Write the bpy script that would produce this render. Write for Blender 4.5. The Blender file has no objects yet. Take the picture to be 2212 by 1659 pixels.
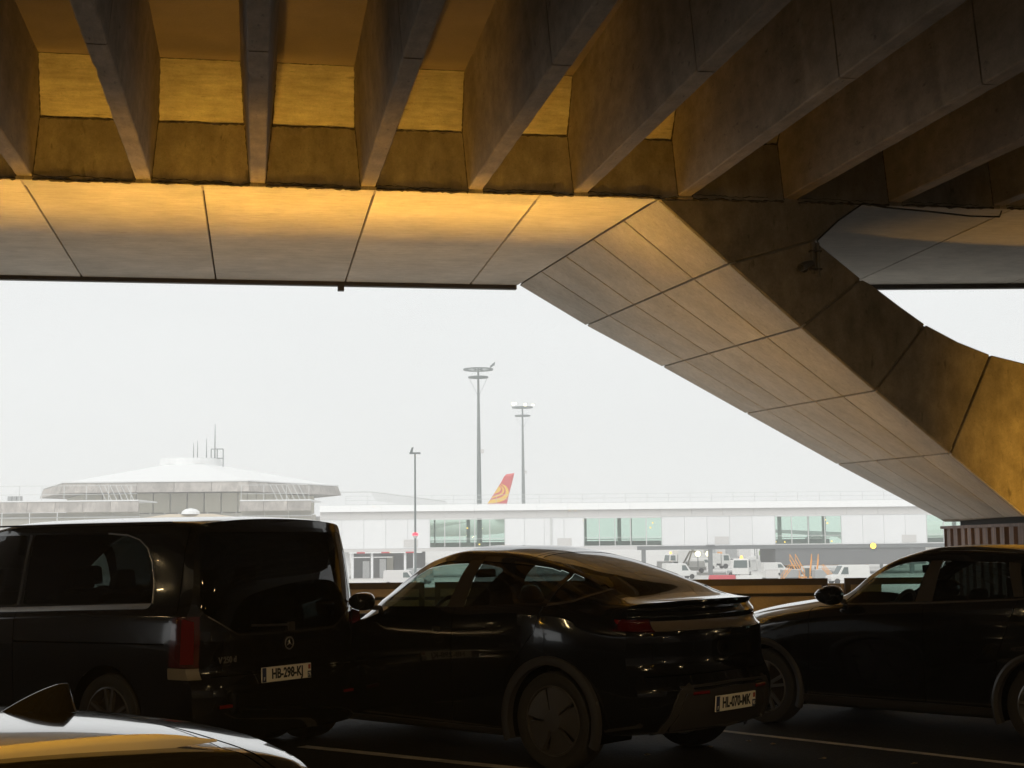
import bpy, bmesh, math, random
from mathutils import Vector, Matrix
random.seed(7)
rad = math.radians
S = bpy.context.scene
COL = S.collection

# ------------------------------------------------------------------ camera
FPX, CU, CV, EYE = 3200.0, 1106.0, 829.5, 1.68      # photo measured on a 2212 x 1659 grid
PITCH, ROLL = math.atan((1166 - 829.5) / FPX), -0.010
cd = bpy.data.cameras.new('camera')
cam = bpy.data.objects.new('camera', cd)
COL.objects.link(cam)
MR = Matrix.Rotation(math.pi / 2 + PITCH, 3, 'X') @ Matrix.Rotation(ROLL, 3, 'Z')
cam.matrix_world = Matrix.Translation((0, 0, EYE)) @ MR.to_4x4()
cd.sensor_fit = 'HORIZONTAL'
cd.sensor_width = 36.0
cd.lens = 36.0 * FPX / 2212.0
cd.clip_start, cd.clip_end = 0.1, 6000
S.camera = cam

# ------------------------------------------------------------------ sky, sun, exposure
w = bpy.data.worlds.new('World')
S.world = w
w.use_nodes = True
nt = w.node_tree
bg = nt.nodes['Background']
sky = nt.nodes.new('ShaderNodeTexSky')
sky.sky_type = 'NISHITA'
sky.sun_disc = False
sky.sun_elevation = rad(48)
sky.sun_rotation = rad(205)
sky.dust_density = 4
hs = nt.nodes.new('ShaderNodeHueSaturation')
hs.inputs['Saturation'].default_value = 0.25
nt.links.new(sky.outputs[0], hs.inputs['Color'])
mx = nt.nodes.new('ShaderNodeMix')
mx.data_type = 'RGBA'
mx.inputs['Factor'].default_value = 0.97
mx.inputs['B'].default_value = (8.95, 9.15, 9.15, 1)      # the even white of low cloud
nt.links.new(hs.outputs[0], mx.inputs['A'])
wn = nt.nodes.new('ShaderNodeTexNoise'); wn.inputs['Scale'].default_value = 2.2; wn.inputs['Detail'].default_value = 3
wc = nt.nodes.new('ShaderNodeTexCoord'); wm = nt.nodes.new('ShaderNodeMapping'); wm.inputs['Scale'].default_value = (1, 1, 3.5)
wr = nt.nodes.new('ShaderNodeMapRange'); wr.inputs[1].default_value = .3; wr.inputs[2].default_value = .7; wr.inputs[3].default_value = .965; wr.inputs[4].default_value = 1.03
ws = nt.nodes.new('ShaderNodeVectorMath'); ws.operation = 'SCALE'      # faint unevenness of the cloud
nt.links.new(wc.outputs['Generated'], wm.inputs[0]); nt.links.new(wm.outputs[0], wn.inputs['Vector']); nt.links.new(wn.outputs['Fac'], wr.inputs[0])
nt.links.new(mx.outputs['Result'], ws.inputs[0]); nt.links.new(wr.outputs[0], ws.inputs['Scale'])
nt.links.new(ws.outputs[0], bg.inputs['Color'])
bg.inputs['Strength'].default_value = 0.1
sd = bpy.data.lights.new('sun', 'SUN')
sd.energy = 1.5
sd.angle = rad(40)
sd.color = (1, 0.97, 0.92)
sun = bpy.data.objects.new('sun', sd)
COL.objects.link(sun)
_az = rad(205)
sun.rotation_euler = Vector((math.sin(_az) * math.cos(rad(48)), math.cos(_az) * math.cos(rad(48)), math.sin(rad(48)))).to_track_quat('Z', 'Y').to_euler()
S.view_settings.view_transform = 'Standard'
S.view_settings.look = 'None'
S.view_settings.exposure = 0.0
S.view_settings.gamma = 1.0
S.view_settings.use_curve_mapping = False
S.render.engine = 'CYCLES'
S.cycles.use_denoising = True
S.cycles.max_bounces = 8
S.cycles.diffuse_bounces = 5
S.cycles.glossy_bounces = 4
S.cycles.transparent_max_bounces = 16
S.cycles.volume_bounces = 2
S.cycles.sample_clamp_indirect = 4.0

# ------------------------------------------------------------------ helpers
def ray(u, v):
    return MR @ Vector(((u - CU) / FPX, -(v - CV) / FPX, -1))
CAM = Vector((0, 0, EYE))
def at_y(u, v, Y):
    d = ray(u, v); return CAM + d * (Y / d.y)
def at_z(u, v, z):
    d = ray(u, v); return CAM + d * ((z - EYE) / d.z)

def thing(name, label, cat, loc=(0, 0, 0), rotz=0.0, group=None):
    o = bpy.data.objects.new(name, None)
    o.empty_display_size = 0.2
    COL.objects.link(o)
    o.location = loc
    o.rotation_euler = (0, 0, rotz)
    tag(o, label, cat, group)
    return o
def tag(o, label=None, cat=None, group=None, kind=None):
    if label: o['label'] = label
    if cat: o['category'] = cat
    if group: o['group'] = group
    if kind: o['kind'] = kind
    return o
def kids(o):
    return [c for c in bpy.data.objects if c.parent == o]
def dup(o, loc=None, rotz=None, label=None, group=None, parent=None):
    c = o.copy(); COL.objects.link(c)
    if parent is not None: c.parent = parent
    if loc is not None: c.location = loc
    if rotz is not None: c.rotation_euler = (0, 0, rotz)
    if label: c['label'] = label
    if group: c['group'] = group
    for k in kids(o):
        dup(k, parent=c)
    return c
def link_mesh(name, me, mat, parent=None, smooth=None):
    for m in (mat if isinstance(mat, (list, tuple)) else [mat]):
        if len(me.materials) < (len(mat) if isinstance(mat, (list, tuple)) else 1): me.materials.append(m)
    if smooth is not None:
        me.polygons.foreach_set('use_smooth', [True] * len(me.polygons))
        me.set_sharp_from_angle(angle=rad(smooth))
    o = bpy.data.objects.new(name, me)
    COL.objects.link(o)
    if parent is not None: o.parent = parent
    return o
def from_bm(name, bm, mat, parent=None, smooth=None, recalc=False):
    if recalc: bmesh.ops.recalc_face_normals(bm, faces=bm.faces[:])
    me = bpy.data.meshes.new(name)
    bm.to_mesh(me); bm.free()
    return link_mesh(name, me, mat, parent, smooth)

class MB:
    def __init__(s): s.v = []; s.f = []
    def add(s, pts, faces):
        b = len(s.v); s.v += [tuple(p) for p in pts]; s.f += [tuple(i + b for i in f) for f in faces]; return s
    def hexa(s, p):
        return s.add(p, [(0, 3, 2, 1), (4, 5, 6, 7), (0, 1, 5, 4), (1, 2, 6, 5), (2, 3, 7, 6), (3, 0, 4, 7)])
    def box(s, x0, x1, y0, y1, z0, z1):
        return s.hexa([(x0, y0, z0), (x1, y0, z0), (x1, y1, z0), (x0, y1, z0), (x0, y0, z1), (x1, y0, z1), (x1, y1, z1), (x0, y1, z1)])
    def loft(s, a, b):
        n = len(a)
        return s.add(list(a) + list(b), [tuple(range(n))[::-1], tuple(range(n, 2 * n))] + [(i, (i + 1) % n, n + (i + 1) % n, n + i) for i in range(n)])
    def tube(s, path, r, n=8, caps=True):
        path = [Vector(p) for p in path]; rs = r if isinstance(r, (list, tuple)) else [r] * len(path)
        rings = []; up = None
        for i, p in enumerate(path):
            d = (path[min(i + 1, len(path) - 1)] - path[max(i - 1, 0)]).normalized()
            if up is None or abs(up.dot(d)) > .95: up = Vector((0, 0, 1)) if abs(d.z) < .9 else Vector((1, 0, 0))
            x = d.cross(up).normalized(); y = x.cross(d).normalized(); up = y
            rings.append([p + x * math.cos(2 * math.pi * k / n) * rs[i] + y * math.sin(2 * math.pi * k / n) * rs[i] for k in range(n)])
        b = len(s.v)
        for rr in rings: s.v += [tuple(q) for q in rr]
        for i in range(len(rings) - 1):
            for k in range(n):
                s.f.append((b + i * n + k, b + i * n + (k + 1) % n, b + (i + 1) * n + (k + 1) % n, b + (i + 1) * n + k))
        if caps:
            s.f.append(tuple(b + k for k in range(n))[::-1]); s.f.append(tuple(b + (len(rings) - 1) * n + k for k in range(n)))
        return s
    def lathe(s, prof, n=24, axis='z', c=(0, 0, 0), cap=False):
        b = len(s.v); m = len(prof)
        for k in range(n):
            a = 2 * math.pi * k / n
            for (r, h) in prof:
                p = (r * math.cos(a), r * math.sin(a), h) if axis == 'z' else (r * math.cos(a), h, r * math.sin(a)) if axis == 'y' else (h, r * math.cos(a), r * math.sin(a))
                s.v.append((p[0] + c[0], p[1] + c[1], p[2] + c[2]))
        for k in range(n):
            for j in range(m - 1):
                s.f.append((b + k * m + j, b + ((k + 1) % n) * m + j, b + ((k + 1) % n) * m + j + 1, b + k * m + j + 1))
        if cap:
            s.f.append(tuple(b + k * m for k in range(n))); s.f.append(tuple(b + k * m + m - 1 for k in range(n)))
        return s
    def mesh(s, name, recalc=True):
        me = bpy.data.meshes.new(name)
        me.from_pydata(s.v, [], s.f)
        if recalc:
            bm = bmesh.new(); bm.from_mesh(me)
            bmesh.ops.recalc_face_normals(bm, faces=bm.faces[:]); bm.to_mesh(me); bm.free()
        me.update()
        return me
    def build(s, name, mat, parent=None, smooth=None):
        return link_mesh(name, s.mesh(name), mat, parent, smooth)

def bevel(o, w=.02, seg=1):
    m = o.modifiers.new('bevel', 'BEVEL'); m.width = w; m.segments = seg; m.limit_method = 'ANGLE'; m.angle_limit = rad(40)
    return o

def pch(pts):
    """monotone cubic curve through (x, value) points"""
    xs = [p[0] for p in pts]; ys = [p[1] for p in pts]; n = len(xs)
    h = [xs[i + 1] - xs[i] for i in range(n - 1)]; d = [(ys[i + 1] - ys[i]) / h[i] for i in range(n - 1)]
    m = [d[0]] + [0 if d[i - 1] * d[i] <= 0 else 3 * (h[i - 1] + h[i]) / ((2 * h[i] + h[i - 1]) / d[i - 1] + (h[i] + 2 * h[i - 1]) / d[i]) for i in range(1, n - 1)] + [d[-1]]
    def f(x):
        if x <= xs[0]: return ys[0]
        if x >= xs[-1]: return ys[-1]
        i = 0
        while x > xs[i + 1]: i += 1
        t = (x - xs[i]) / h[i]
        return ((1 + 2 * t) * (1 - t) ** 2 * ys[i] + t * (1 - t) ** 2 * h[i] * m[i] + t * t * (3 - 2 * t) * ys[i + 1] + t * t * (t - 1) * h[i] * m[i + 1])
    return f

# ------------------------------------------------------------------ materials
def mat(name, col, rough=.5, metal=0.0, coat=0.0, spec=.5, emit=None, es=1.0):
    m = bpy.data.materials.new(name); m.use_nodes = True
    b = m.node_tree.nodes['Principled BSDF']
    b.inputs['Base Color'].default_value = (*col, 1)
    b.inputs['Roughness'].default_value = rough
    b.inputs['Metallic'].default_value = metal
    b.inputs['Coat Weight'].default_value = coat
    b.inputs['Coat Roughness'].default_value = .03
    b.inputs['Specular IOR Level'].default_value = spec
    if emit:
        b.inputs['Emission Color'].default_value = (*emit, 1); b.inputs['Emission Strength'].default_value = es
    return m
def noisy(name, col, var=.25, scale=(3, 3, 3), rough=.8, bump=.02, streak=None, dark=None, speck=0.0, spec=.3, objvar=.10, metal=0.0, pores=0.0):
    """stone-like surface: broad stains, directional board marks, fine grain, small pits"""
    m = mat(name, col, rough, spec=spec, metal=metal); t = m.node_tree; N = t.nodes; Lk = t.links
    b = N['Principled BSDF']
    tc = N.new('ShaderNodeTexCoord'); oi = N.new('ShaderNodeObjectInfo')
    off = N.new('ShaderNodeVectorMath'); off.operation = 'ADD'
    sc = N.new('ShaderNodeVectorMath'); sc.operation = 'SCALE'
    cmb = N.new('ShaderNodeCombineXYZ')
    for k in range(3): Lk.new(oi.outputs['Random'], cmb.inputs[k])
    Lk.new(cmb.outputs[0], sc.inputs[0]); sc.inputs['Scale'].default_value = 37.0
    Lk.new(tc.outputs['Object'], off.inputs[0]); Lk.new(sc.outputs[0], off.inputs[1])
    def noise(scl, detail=5, sz=1.0, ro=.6):
        mp = N.new('ShaderNodeMapping'); mp.inputs['Scale'].default_value = scl
        n = N.new('ShaderNodeTexNoise'); n.inputs['Scale'].default_value = sz; n.inputs['Detail'].default_value = detail; n.inputs['Roughness'].default_value = ro
        Lk.new(off.outputs[0], mp.inputs[0]); Lk.new(mp.outputs[0], n.inputs['Vector']); return n.outputs['Fac']
    def rng(s, a, b_, lo, hi):
        r = N.new('ShaderNodeMapRange'); r.inputs[1].default_value = a; r.inputs[2].default_value = b_; r.inputs[3].default_value = lo; r.inputs[4].default_value = hi
        Lk.new(s, r.inputs[0]); return r.outputs[0]
    def mul(a, c):
        q = N.new('ShaderNodeMath'); q.operation = 'MULTIPLY'; Lk.new(a, q.inputs[0]); Lk.new(c, q.inputs[1]); return q.outputs[0]
    f = rng(noise(scale, 6), .3, .7, 1 - var, 1 + var)
    f = mul(f, rng(noise((45, 45, 45), 3), .3, .7, 1 - var * .35, 1 + var * .35))
    h = noise((30, 30, 30), 4)
    if streak:
        st = noise(streak, 6, ro=.65)
        f = mul(f, rng(st, .3, .7, 1 - var * 1.1, 1 + var * .9))
        pit = noise(tuple(k * 1.9 for k in streak), 2)
        f = mul(f, rng(pit, .24, .34, .55, 1.0))
        blot = noise(tuple(k * 2.7 for k in scale), 4, ro=.7)
        f = mul(f, rng(blot, .35, .68, 1 - var * .8, 1 + var * .5))
        h = st
    f = mul(f, rng(oi.outputs['Random'], 0, 1, 1 - objvar, 1 + objvar))
    if speck:
        vo = N.new('ShaderNodeTexVoronoi'); vo.inputs['Scale'].default_value = 60; Lk.new(off.outputs[0], vo.inputs['Vector'])
        f = mul(f, rng(vo.outputs['Distance'], 0, .6, 1 + speck, 1 - speck))
    if pores:
        vo = N.new('ShaderNodeTexVoronoi'); vo.inputs['Scale'].default_value = 16; Lk.new(off.outputs[0], vo.inputs['Vector'])
        f = mul(f, rng(vo.outputs['Distance'], .05, .13, 1 - pores, 1.0))
    mxn = N.new('ShaderNodeVectorMath'); mxn.operation = 'SCALE'
    mxn.inputs[0].default_value = col; Lk.new(f, mxn.inputs['Scale'])
    Lk.new(mxn.outputs[0], b.inputs['Base Color'])
    h = noise(tuple(k * .6 for k in streak), 2) if streak else noise((22, 22, 22), 2)
    bp = N.new('ShaderNodeBump'); bp.inputs['Strength'].default_value = .6; bp.inputs['Distance'].default_value = bump
    Lk.new(h, bp.inputs['Height']); Lk.new(bp.outputs[0], b.inputs['Normal'])
    return m
def glass(name, tint, refl=1.0, rough=.02):
    m = bpy.data.materials.new(name); m.use_nodes = True; t = m.node_tree; N = t.nodes
    N.remove(N['Principled BSDF']); out = N['Material Output']
    tr = N.new('ShaderNodeBsdfTransparent'); tr.inputs[0].default_value = (*tint, 1)
    gl = N.new('ShaderNodeBsdfGlossy'); gl.inputs['Roughness'].default_value = rough; gl.inputs[0].default_value = (refl, refl, refl, 1)
    fr = N.new('ShaderNodeFresnel'); ge = N.new('ShaderNodeNewGeometry'); mr = N.new('ShaderNodeMapRange')
    mr.inputs[3].default_value = 1.5; mr.inputs[4].default_value = 1 / 1.5      # a thin pane reflects alike from both sides
    t.links.new(ge.outputs['Backfacing'], mr.inputs[0]); t.links.new(mr.outputs[0], fr.inputs[0])
    mi = N.new('ShaderNodeMixShader')
    t.links.new(fr.outputs[0], mi.inputs[0]); t.links.new(tr.outputs[0], mi.inputs[1]); t.links.new(gl.outputs[0], mi.inputs[2]); t.links.new(mi.outputs[0], out.inputs[0])
    return m

M = {}
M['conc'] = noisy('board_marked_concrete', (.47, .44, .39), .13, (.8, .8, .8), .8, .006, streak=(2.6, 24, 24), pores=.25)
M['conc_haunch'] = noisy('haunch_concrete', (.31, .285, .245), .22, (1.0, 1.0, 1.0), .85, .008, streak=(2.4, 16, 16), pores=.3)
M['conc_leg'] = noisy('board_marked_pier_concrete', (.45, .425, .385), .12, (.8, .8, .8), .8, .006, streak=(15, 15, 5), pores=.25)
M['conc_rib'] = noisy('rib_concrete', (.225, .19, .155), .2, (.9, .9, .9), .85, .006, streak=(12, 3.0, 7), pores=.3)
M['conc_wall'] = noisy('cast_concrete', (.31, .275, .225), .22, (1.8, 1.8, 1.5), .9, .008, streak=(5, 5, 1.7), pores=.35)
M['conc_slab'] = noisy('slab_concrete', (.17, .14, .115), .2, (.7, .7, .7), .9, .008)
M['conc_core'] = mat('joint_filler', (.03, .025, .02), .95)
M['soot'] = mat('dirty_mortar', (.045, .036, .028), .95)
M['trim_dark'] = mat('dark_edge_strip', (.03, .022, .018), .6)
M['asphalt'] = noisy('asphalt', (.024, .023, .022), .35, (.5, .5, .5), .8, .012, speck=.6, spec=.22)
M['paint_line'] = noisy('worn_road_paint', (.60, .55, .46), .35, (5, 5, 5), .7, .003)
M['apron'] = noisy('apron_concrete', (.60, .585, .56), .10, (.05, .05, .05), .7, .01, spec=.4)
M['bounce'] = noisy('pale_bounce_concrete', (.52, .50, .46), .12, (.8, .8, .8), .85, .008)
M['kerb'] = noisy('kerb_stone', (.25, .24, .22), .2, (3, 3, 3), .85, .01)
M['corr'] = noisy('rusty_corrugated_sheet', (.17, .115, .095), .35, (2, 2, .5), .65, .004, streak=(8, 8, .8))
M['black'] = mat('black_rubber', (.012, .012, .012), .8)
M['steel'] = mat('galvanised_steel', (.30, .30, .29), .45, .8)
M['rail_dark'] = mat('dark_painted_steel', (.025, .018, .014), .55)
M['pipe'] = mat('grey_pipe', (.16, .14, .12), .5)

# ================================================================== SETTING
DECK_EDGE = 22.4
mb = MB().box(-70, 70, 9.0, DECK_EDGE, -.6, 0)
tag(mb.build('parking_deck', M['asphalt']), kind='structure')
mb = MB().box(-70, 70, -30, 8.85, -.8, -.13)
tag(mb.build('access_road', M['asphalt']), kind='structure')
tag(bevel(MB().box(-70, 70, 8.85, 9.02, -.5, .012).build('kerb', M['kerb']), .02), kind='structure')
tag(MB().add([(-700, -50.0, -3.8), (700, -50.0, -3.8), (700, 1000, -3.8), (-700, 1000, -3.8)], [(0, 1, 2, 3)]).build('apron', M['apron']), kind='structure')
tag(bevel(MB().box(-31, 37, 17.0, DECK_EDGE - .01, .004, .12).build('bounce_pavement', M['bounce']), .015), kind='structure')  # unseen pale strip added to bounce daylight up onto the soffit
def stripe(p, q, wd):
    p, q = Vector((p[0], p[1], 0)), Vector((q[0], q[1], 0)); d = (q - p).normalized(); n = Vector((-d.y, d.x, 0)) * wd / 2
    mb = MB(); k = max(2, int((q - p).length / .4)); L, R = [], []
    for i in range(k + 1):
        c = p.lerp(q, i / k); e = n * (1 + random.uniform(-.05, .05)); L.append(c + e); R.append(c - e)
    mb.add([v + Vector((0, 0, .004)) for v in L + R], [(i, i + 1, k + 2 + i, k + 1 + i) for i in range(k)])
    tag(mb.build('bay_marking', M['paint_line']), kind='structure')
a, b = at_z(652, 1613, 0), at_z(1100, 1659, 0); d = b - a
stripe(a, b + d * .6, .13)
a, b = at_z(1563, 1580, 0), at_z(2205, 1652, 0); d = b - a
stripe(a - d * .02, b + d * .5, .10)
a, b = at_z(500, 1596, 0), at_z(700, 1551, 0); d = b - a
stripe(a - d, b + d * .8, .12)

# ================================================================== VIADUCT
VT = rad(9.8)
VO = Vector((1.832, 18.10, 0))
V = thing('concrete_viaduct', 'raw concrete viaduct with deep ribs and a slanting panelled pier over the parked cars', 'viaduct', VO, VT)
ZB = 5.88
meas = [-7.571, -6.226, -4.902, -3.591, -2.285, -0.973, 0.36, 1.744, 3.151, 4.59]
ribs = [meas[0] - 1.35 * k for k in range(11, 0, -1)] + meas + [meas[-1] + 1.44 * k for k in range(1, 12)]
ribs = [r for r in ribs if -20 < r < 20]
def zrib(t): return ZB + .05 + .025 * t
ZS = 7.22
mb = MB()
segs = [(.05, -5.2), (-5.207, -10.6), (-10.607, -16.0), (-16.007, -30)]
rj = random.Random(3)
for k, (t1, t0) in enumerate(segs):
    n = 26; rings = []
    for i in range(n + 1):
        t = t1 + (t0 - t1) * i / n
        a, b_, c_ = rj.uniform(-.003, .003), rj.uniform(-.003, .003), rj.uniform(-.002, .002)
        if rj.random() < .05: a += rj.uniform(.006, .013)
        if rj.random() < .05: b_ -= rj.uniform(.006, .013)
        rings.append([(-.09 + a, t, zrib(t) + c_ + abs(a)), (.09 + b_, t, zrib(t) + c_ + abs(b_)), (.21, t, ZS + .03), (-.21, t, ZS + .03)])
    b0 = len(mb.v)
    for r in rings: mb.v += r
    for i in range(n):
        for q in range(4): mb.f.append((b0 + i * 4 + q, b0 + i * 4 + (q + 1) % 4, b0 + (i + 1) * 4 + (q + 1) % 4, b0 + (i + 1) * 4 + q))
    mb.f.append(tuple(b0 + q for q in range(4))); mb.f.append(tuple(b0 + n * 4 + q for q in range(4)))
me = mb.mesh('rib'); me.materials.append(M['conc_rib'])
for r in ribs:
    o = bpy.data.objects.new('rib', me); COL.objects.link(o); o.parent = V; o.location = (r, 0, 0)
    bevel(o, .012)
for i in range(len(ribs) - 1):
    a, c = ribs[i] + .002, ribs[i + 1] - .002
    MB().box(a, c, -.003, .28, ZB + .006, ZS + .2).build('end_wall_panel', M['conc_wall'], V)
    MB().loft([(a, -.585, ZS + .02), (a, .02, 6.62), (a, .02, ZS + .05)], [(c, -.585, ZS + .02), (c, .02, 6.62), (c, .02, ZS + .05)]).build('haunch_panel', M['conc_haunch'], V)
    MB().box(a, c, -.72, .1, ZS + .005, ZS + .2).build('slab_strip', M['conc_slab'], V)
    sm = MB()
    def crack(p, q, r, amp):
        p, q = Vector(p), Vector(q); n = max(6, int((q - p).length / .035)); pts = []; rs = []; o = 0
        for i_ in range(n + 1):
            o = o * .6 + random.uniform(-amp, amp); f_ = p.lerp(q, i_ / n); f_.z += o; f_.x += random.uniform(-amp, amp) * .4; pts.append(f_); rs.append(r * random.uniform(.35, 1.25))
        sm.tube(pts, rs, 4)
    hw1 = .09 + .12 * (6.62 - 5.93) / 1.32
    crack((a + .09, -.006, 5.892), (c - .09, -.006, 5.892), .017, .007)
    crack((a + .1, -.004, 5.94), (c - .3, -.004, 5.93), .005, .010)
    crack((a + hw1, -.004, 6.63), (c - hw1, -.004, 6.63), .013, .006)
    crack((a + .09, -.004, 5.92), (a + hw1, -.004, 6.62), .010, .003); crack((c - .09, -.004, 5.92), (c - hw1, -.004, 6.62), .010, .003)
    crack((a + hw1 + .01, -.01, 6.63), (a + .20, -.57, 7.21), .010, .003); crack((c - hw1 - .01, -.01, 6.63), (c - .20, -.57, 7.21), .010, .003)
    crack((a + .2, -.575, 7.222), (c - .2, -.575, 7.222), .007, .002)
    sm.build('mortar_seam', M['soot'], V)
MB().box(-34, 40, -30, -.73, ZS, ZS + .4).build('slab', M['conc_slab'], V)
# edge band: flat soffit panels
def tfar(s): 
    return 6.03 if s < -.7 else 6.03 - .68 * (s + .7) / 6.0 if s < 5.3 else 5.35 - .16 * (s - 5.3)
def zband(t): return ZB - .010 * t
GAP = .012
def soffit(s0n, s1n, s0f, s1f, parent=V):
    t0, f0, f1 = .004, tfar(s0f), tfar(s1f)
    low = [(s0n + GAP, t0, zband(0)), (s1n - GAP, t0, zband(0)), (s1f - GAP, f1, zband(f1)), (s0f + GAP, f0, zband(f0))]
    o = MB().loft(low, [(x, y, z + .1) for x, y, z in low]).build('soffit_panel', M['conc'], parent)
    bevel(o, .008)
js = [-15.76, -13.72, -11.68, -9.65, -7.60, -5.55, -3.51, -1.484]
for a, c in zip(js, js[1:]): soffit(a, c, a, c)
soffit(-1.484, 0.0, -1.484, -.69)
soffit(2.7, 4.75, 2.5, 4.75); soffit(4.75, 7.4, 4.75, 7.4); soffit(7.4, 9.6, 7.4, 9.6); soffit(9.6, 11.8, 9.6, 11.8); soffit(14.4, 17, 14.4, 17)
mb = MB()
for a, c in zip([-16, -.7, 2.5, 5.3], [-.7, 2.5, 5.3, 18]):
    mb.loft([(a, .30, ZB + .06), (c, .30, ZB + .06), (c, tfar(c) - .02, ZB + .02), (a, tfar(a) - .02, ZB + .02)],
            [(a, .30, ZS + .9), (c, .30, ZS + .9), (c, tfar(c) - .02, ZS + .9), (a, tfar(a) - .02, ZS + .9)])
mb.build('edge_beam', M['conc_core'], V)
es = [-16, -8.4, -3.57, -.72]
for a, c in list(zip(es, es[1:])) + [(2.9, 5.3), (5.3, 10.5)]:
    f0, f1 = tfar(a), tfar(c)
    MB().hexa([(a + .002, f0 + .003, 5.755), (c - .002, f1 + .003, 5.755), (c - .002, f1 + .12, 5.755), (a + .002, f0 + .12, 5.755),
               (a + .002, f0 + .003, 6.6), (c - .002, f1 + .003, 6.6), (c - .002, f1 + .12, 6.6), (a + .002, f0 + .12, 6.6)]).build('edge_strip', M['trim_dark'], V)
MB().box(-3.63, -3.53, 6.03, 6.15, 5.68, 5.80).build('drip_outlet', M['trim_dark'], V)

# pier: slanting arm with 5 x 5 soffit panels, face panels, mirrored arm
NN = [(0, 5.88), (.907, 5.081), (1.826, 4.290), (2.782, 3.496), (3.757, 2.708), (4.76, 1.90)]
FF = [(-.69, 5.82), (.43, 5.167), (1.71, 4.498), (3.13, 3.729), (4.70, 2.882), (6.53, 1.94)]
TF = 6.03
def L3(i, q):
    n, f = NN[i], FF[i]; return Vector((n[0] + (f[0] - n[0]) * q, TF * q, n[1] + (f[1] - n[1]) * q))
SM = 7.3
def pier_panel(i, j, mirror=False):
    q0, q1 = j / 5 + .0028, (j + 1) / 5 - .0028
    a, b_, c, d = L3(i, q0), L3(i, q1), L3(i + 1, q1), L3(i + 1, q0)
    dn0 = (d - a).normalized() * .014; dn1 = (c - b_).normalized() * .014
    a, b_, c, d = a + dn0, b_ + dn1, c - dn1, d - dn0
    n = (b_ - a).cross(d - a).normalized()
    if n.z < 0: n = -n
    pts = [a, b_, c, d]; up = [p + n * .09 for p in pts]
    if mirror:
        mm = lambda p: Vector((2 * SM + .45 * p.y - p.x, p.y, p.z)); pts = [mm(p) for p in pts]; up = [mm(p) for p in up]
    o = MB().loft(pts, up).build('pier_panel', M['conc_leg'], V)
    bevel(o, .007)
for i in range(5):
    for j in range(5):
        pier_panel(i, j); pier_panel(i, j, True)
cc = [(2.685, 5.935), (2.046, 5.41), (2.66, 4.93), (2.80, 4.856), (3.16, 4.594), (3.50, 4.362), (3.93, 4.147), (4.37, 3.985), (4.83, 3.882), (5.5, 3.80), (6.3, 3.75), (SM, 3.735)]
def inset(poly, d):
    n = len(poly); out = []
    ar = sum(poly[i][0] * poly[(i + 1) % n][1] - poly[(i + 1) % n][0] * poly[i][1] for i in range(n))
    sg = 1 if ar > 0 else -1
    for i in range(n):
        p0, p1, p2 = Vector(poly[i - 1]), Vector(poly[i]), Vector(poly[(i + 1) % n])
        e0 = (p1 - p0).normalized(); e1 = (p2 - p1).normalized()
        n0 = Vector((-e0.y, e0.x)) * sg; n1 = Vector((-e1.y, e1.x)) * sg
        bs = (n0 + n1); bs = bs / max(.35, bs.dot(n0)) if bs.length > 1e-6 else n0
        out.append(p1 + bs * d)
    return out
faces = [[NN[0], NN[1], cc[1], cc[0]], [NN[1], NN[2], cc[2], cc[1]], [NN[2], NN[3], cc[5], cc[4], cc[3], cc[2]],
         [NN[3], NN[4], cc[7], cc[6], cc[5]], [NN[4], NN[5], (SM, 1.90), cc[11], cc[10], cc[9], cc[8], cc[7]]]
for poly in faces:
    for mir in (False, True):
        pp = inset(poly, .013)
        if mir: pp = [(2 * SM - p[0], p[1]) for p in pp]
        o = MB().loft([(p[0], -.004, p[1]) for p in pp], [(p[0], .13, p[1]) for p in pp]).build('pier_face_panel', M['conc_wall'], V)
        bevel(o, .01)
def shift(z): return -.69 + (z - 5.88) / (1.9 - 5.88) * 2.46
half = [(x + .09, z + .03) for x, z in NN[:1]] + [(x + .07, z + .06) for x, z in NN[1:-1]] + [(NN[-1][0] + .06, 1.93)]
topc = [(x, z - .02) for x, z in cc]
near = half + [(2 * SM - x, z) for x, z in half[::-1]] + [(2 * SM - x, z) for x, z in topc][:-1] + topc[::-1]
# valley: keep the point order round the outline
far = [(x + shift(z) * (1 if x < SM else .4), z - .02) for x, z in near]
MB().loft([(x, .06, z) for x, z in near], [(x, TF - .02, z) for x, z in far]).build('pier_core', M['conc_wall'], V)
# pedestal under the pier: corrugated cladding
a, c = Vector((4.92, .12)), Vector((6.50, 5.9))
n_r = 11; prof = []
dv = (c - a); nrm = Vector((-dv.y, dv.x)).normalized()
for k in range(n_r):
    for fr, dp in ((0, 0), (.50, 0), (.60, -.13), (.90, -.13)):
        p = a + dv * ((k + fr) / n_r) + nrm * (dp + random.uniform(-.01, .01)); prof.append(p)
prof.append(c)
mb = MB(); m_ = len(prof)
mb.add([(p.x, p.y, 0.0) for p in prof] + [(p.x, p.y, 1.79) for p in prof], [(i, i + 1, m_ + i + 1, m_ + i) for i in range(m_ - 1)])
fr_ = [(4.92, .12)]
k = 0
while fr_[-1][0] < 9.6:
    x = 4.92 + k * .52
    fr_ += [(x + .26, .12), (x + .31, .22), (x + .47, .22), (x + .52, .12)]; k += 1
m_ = len(fr_)
mb.add([(p[0], p[1], 0.0) for p in fr_] + [(p[0], p[1], 1.79) for p in fr_], [(i, i + 1, m_ + i + 1, m_ + i) for i in range(m_ - 1)])
mb.build('pedestal_cladding', M['corr'], V)
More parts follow.
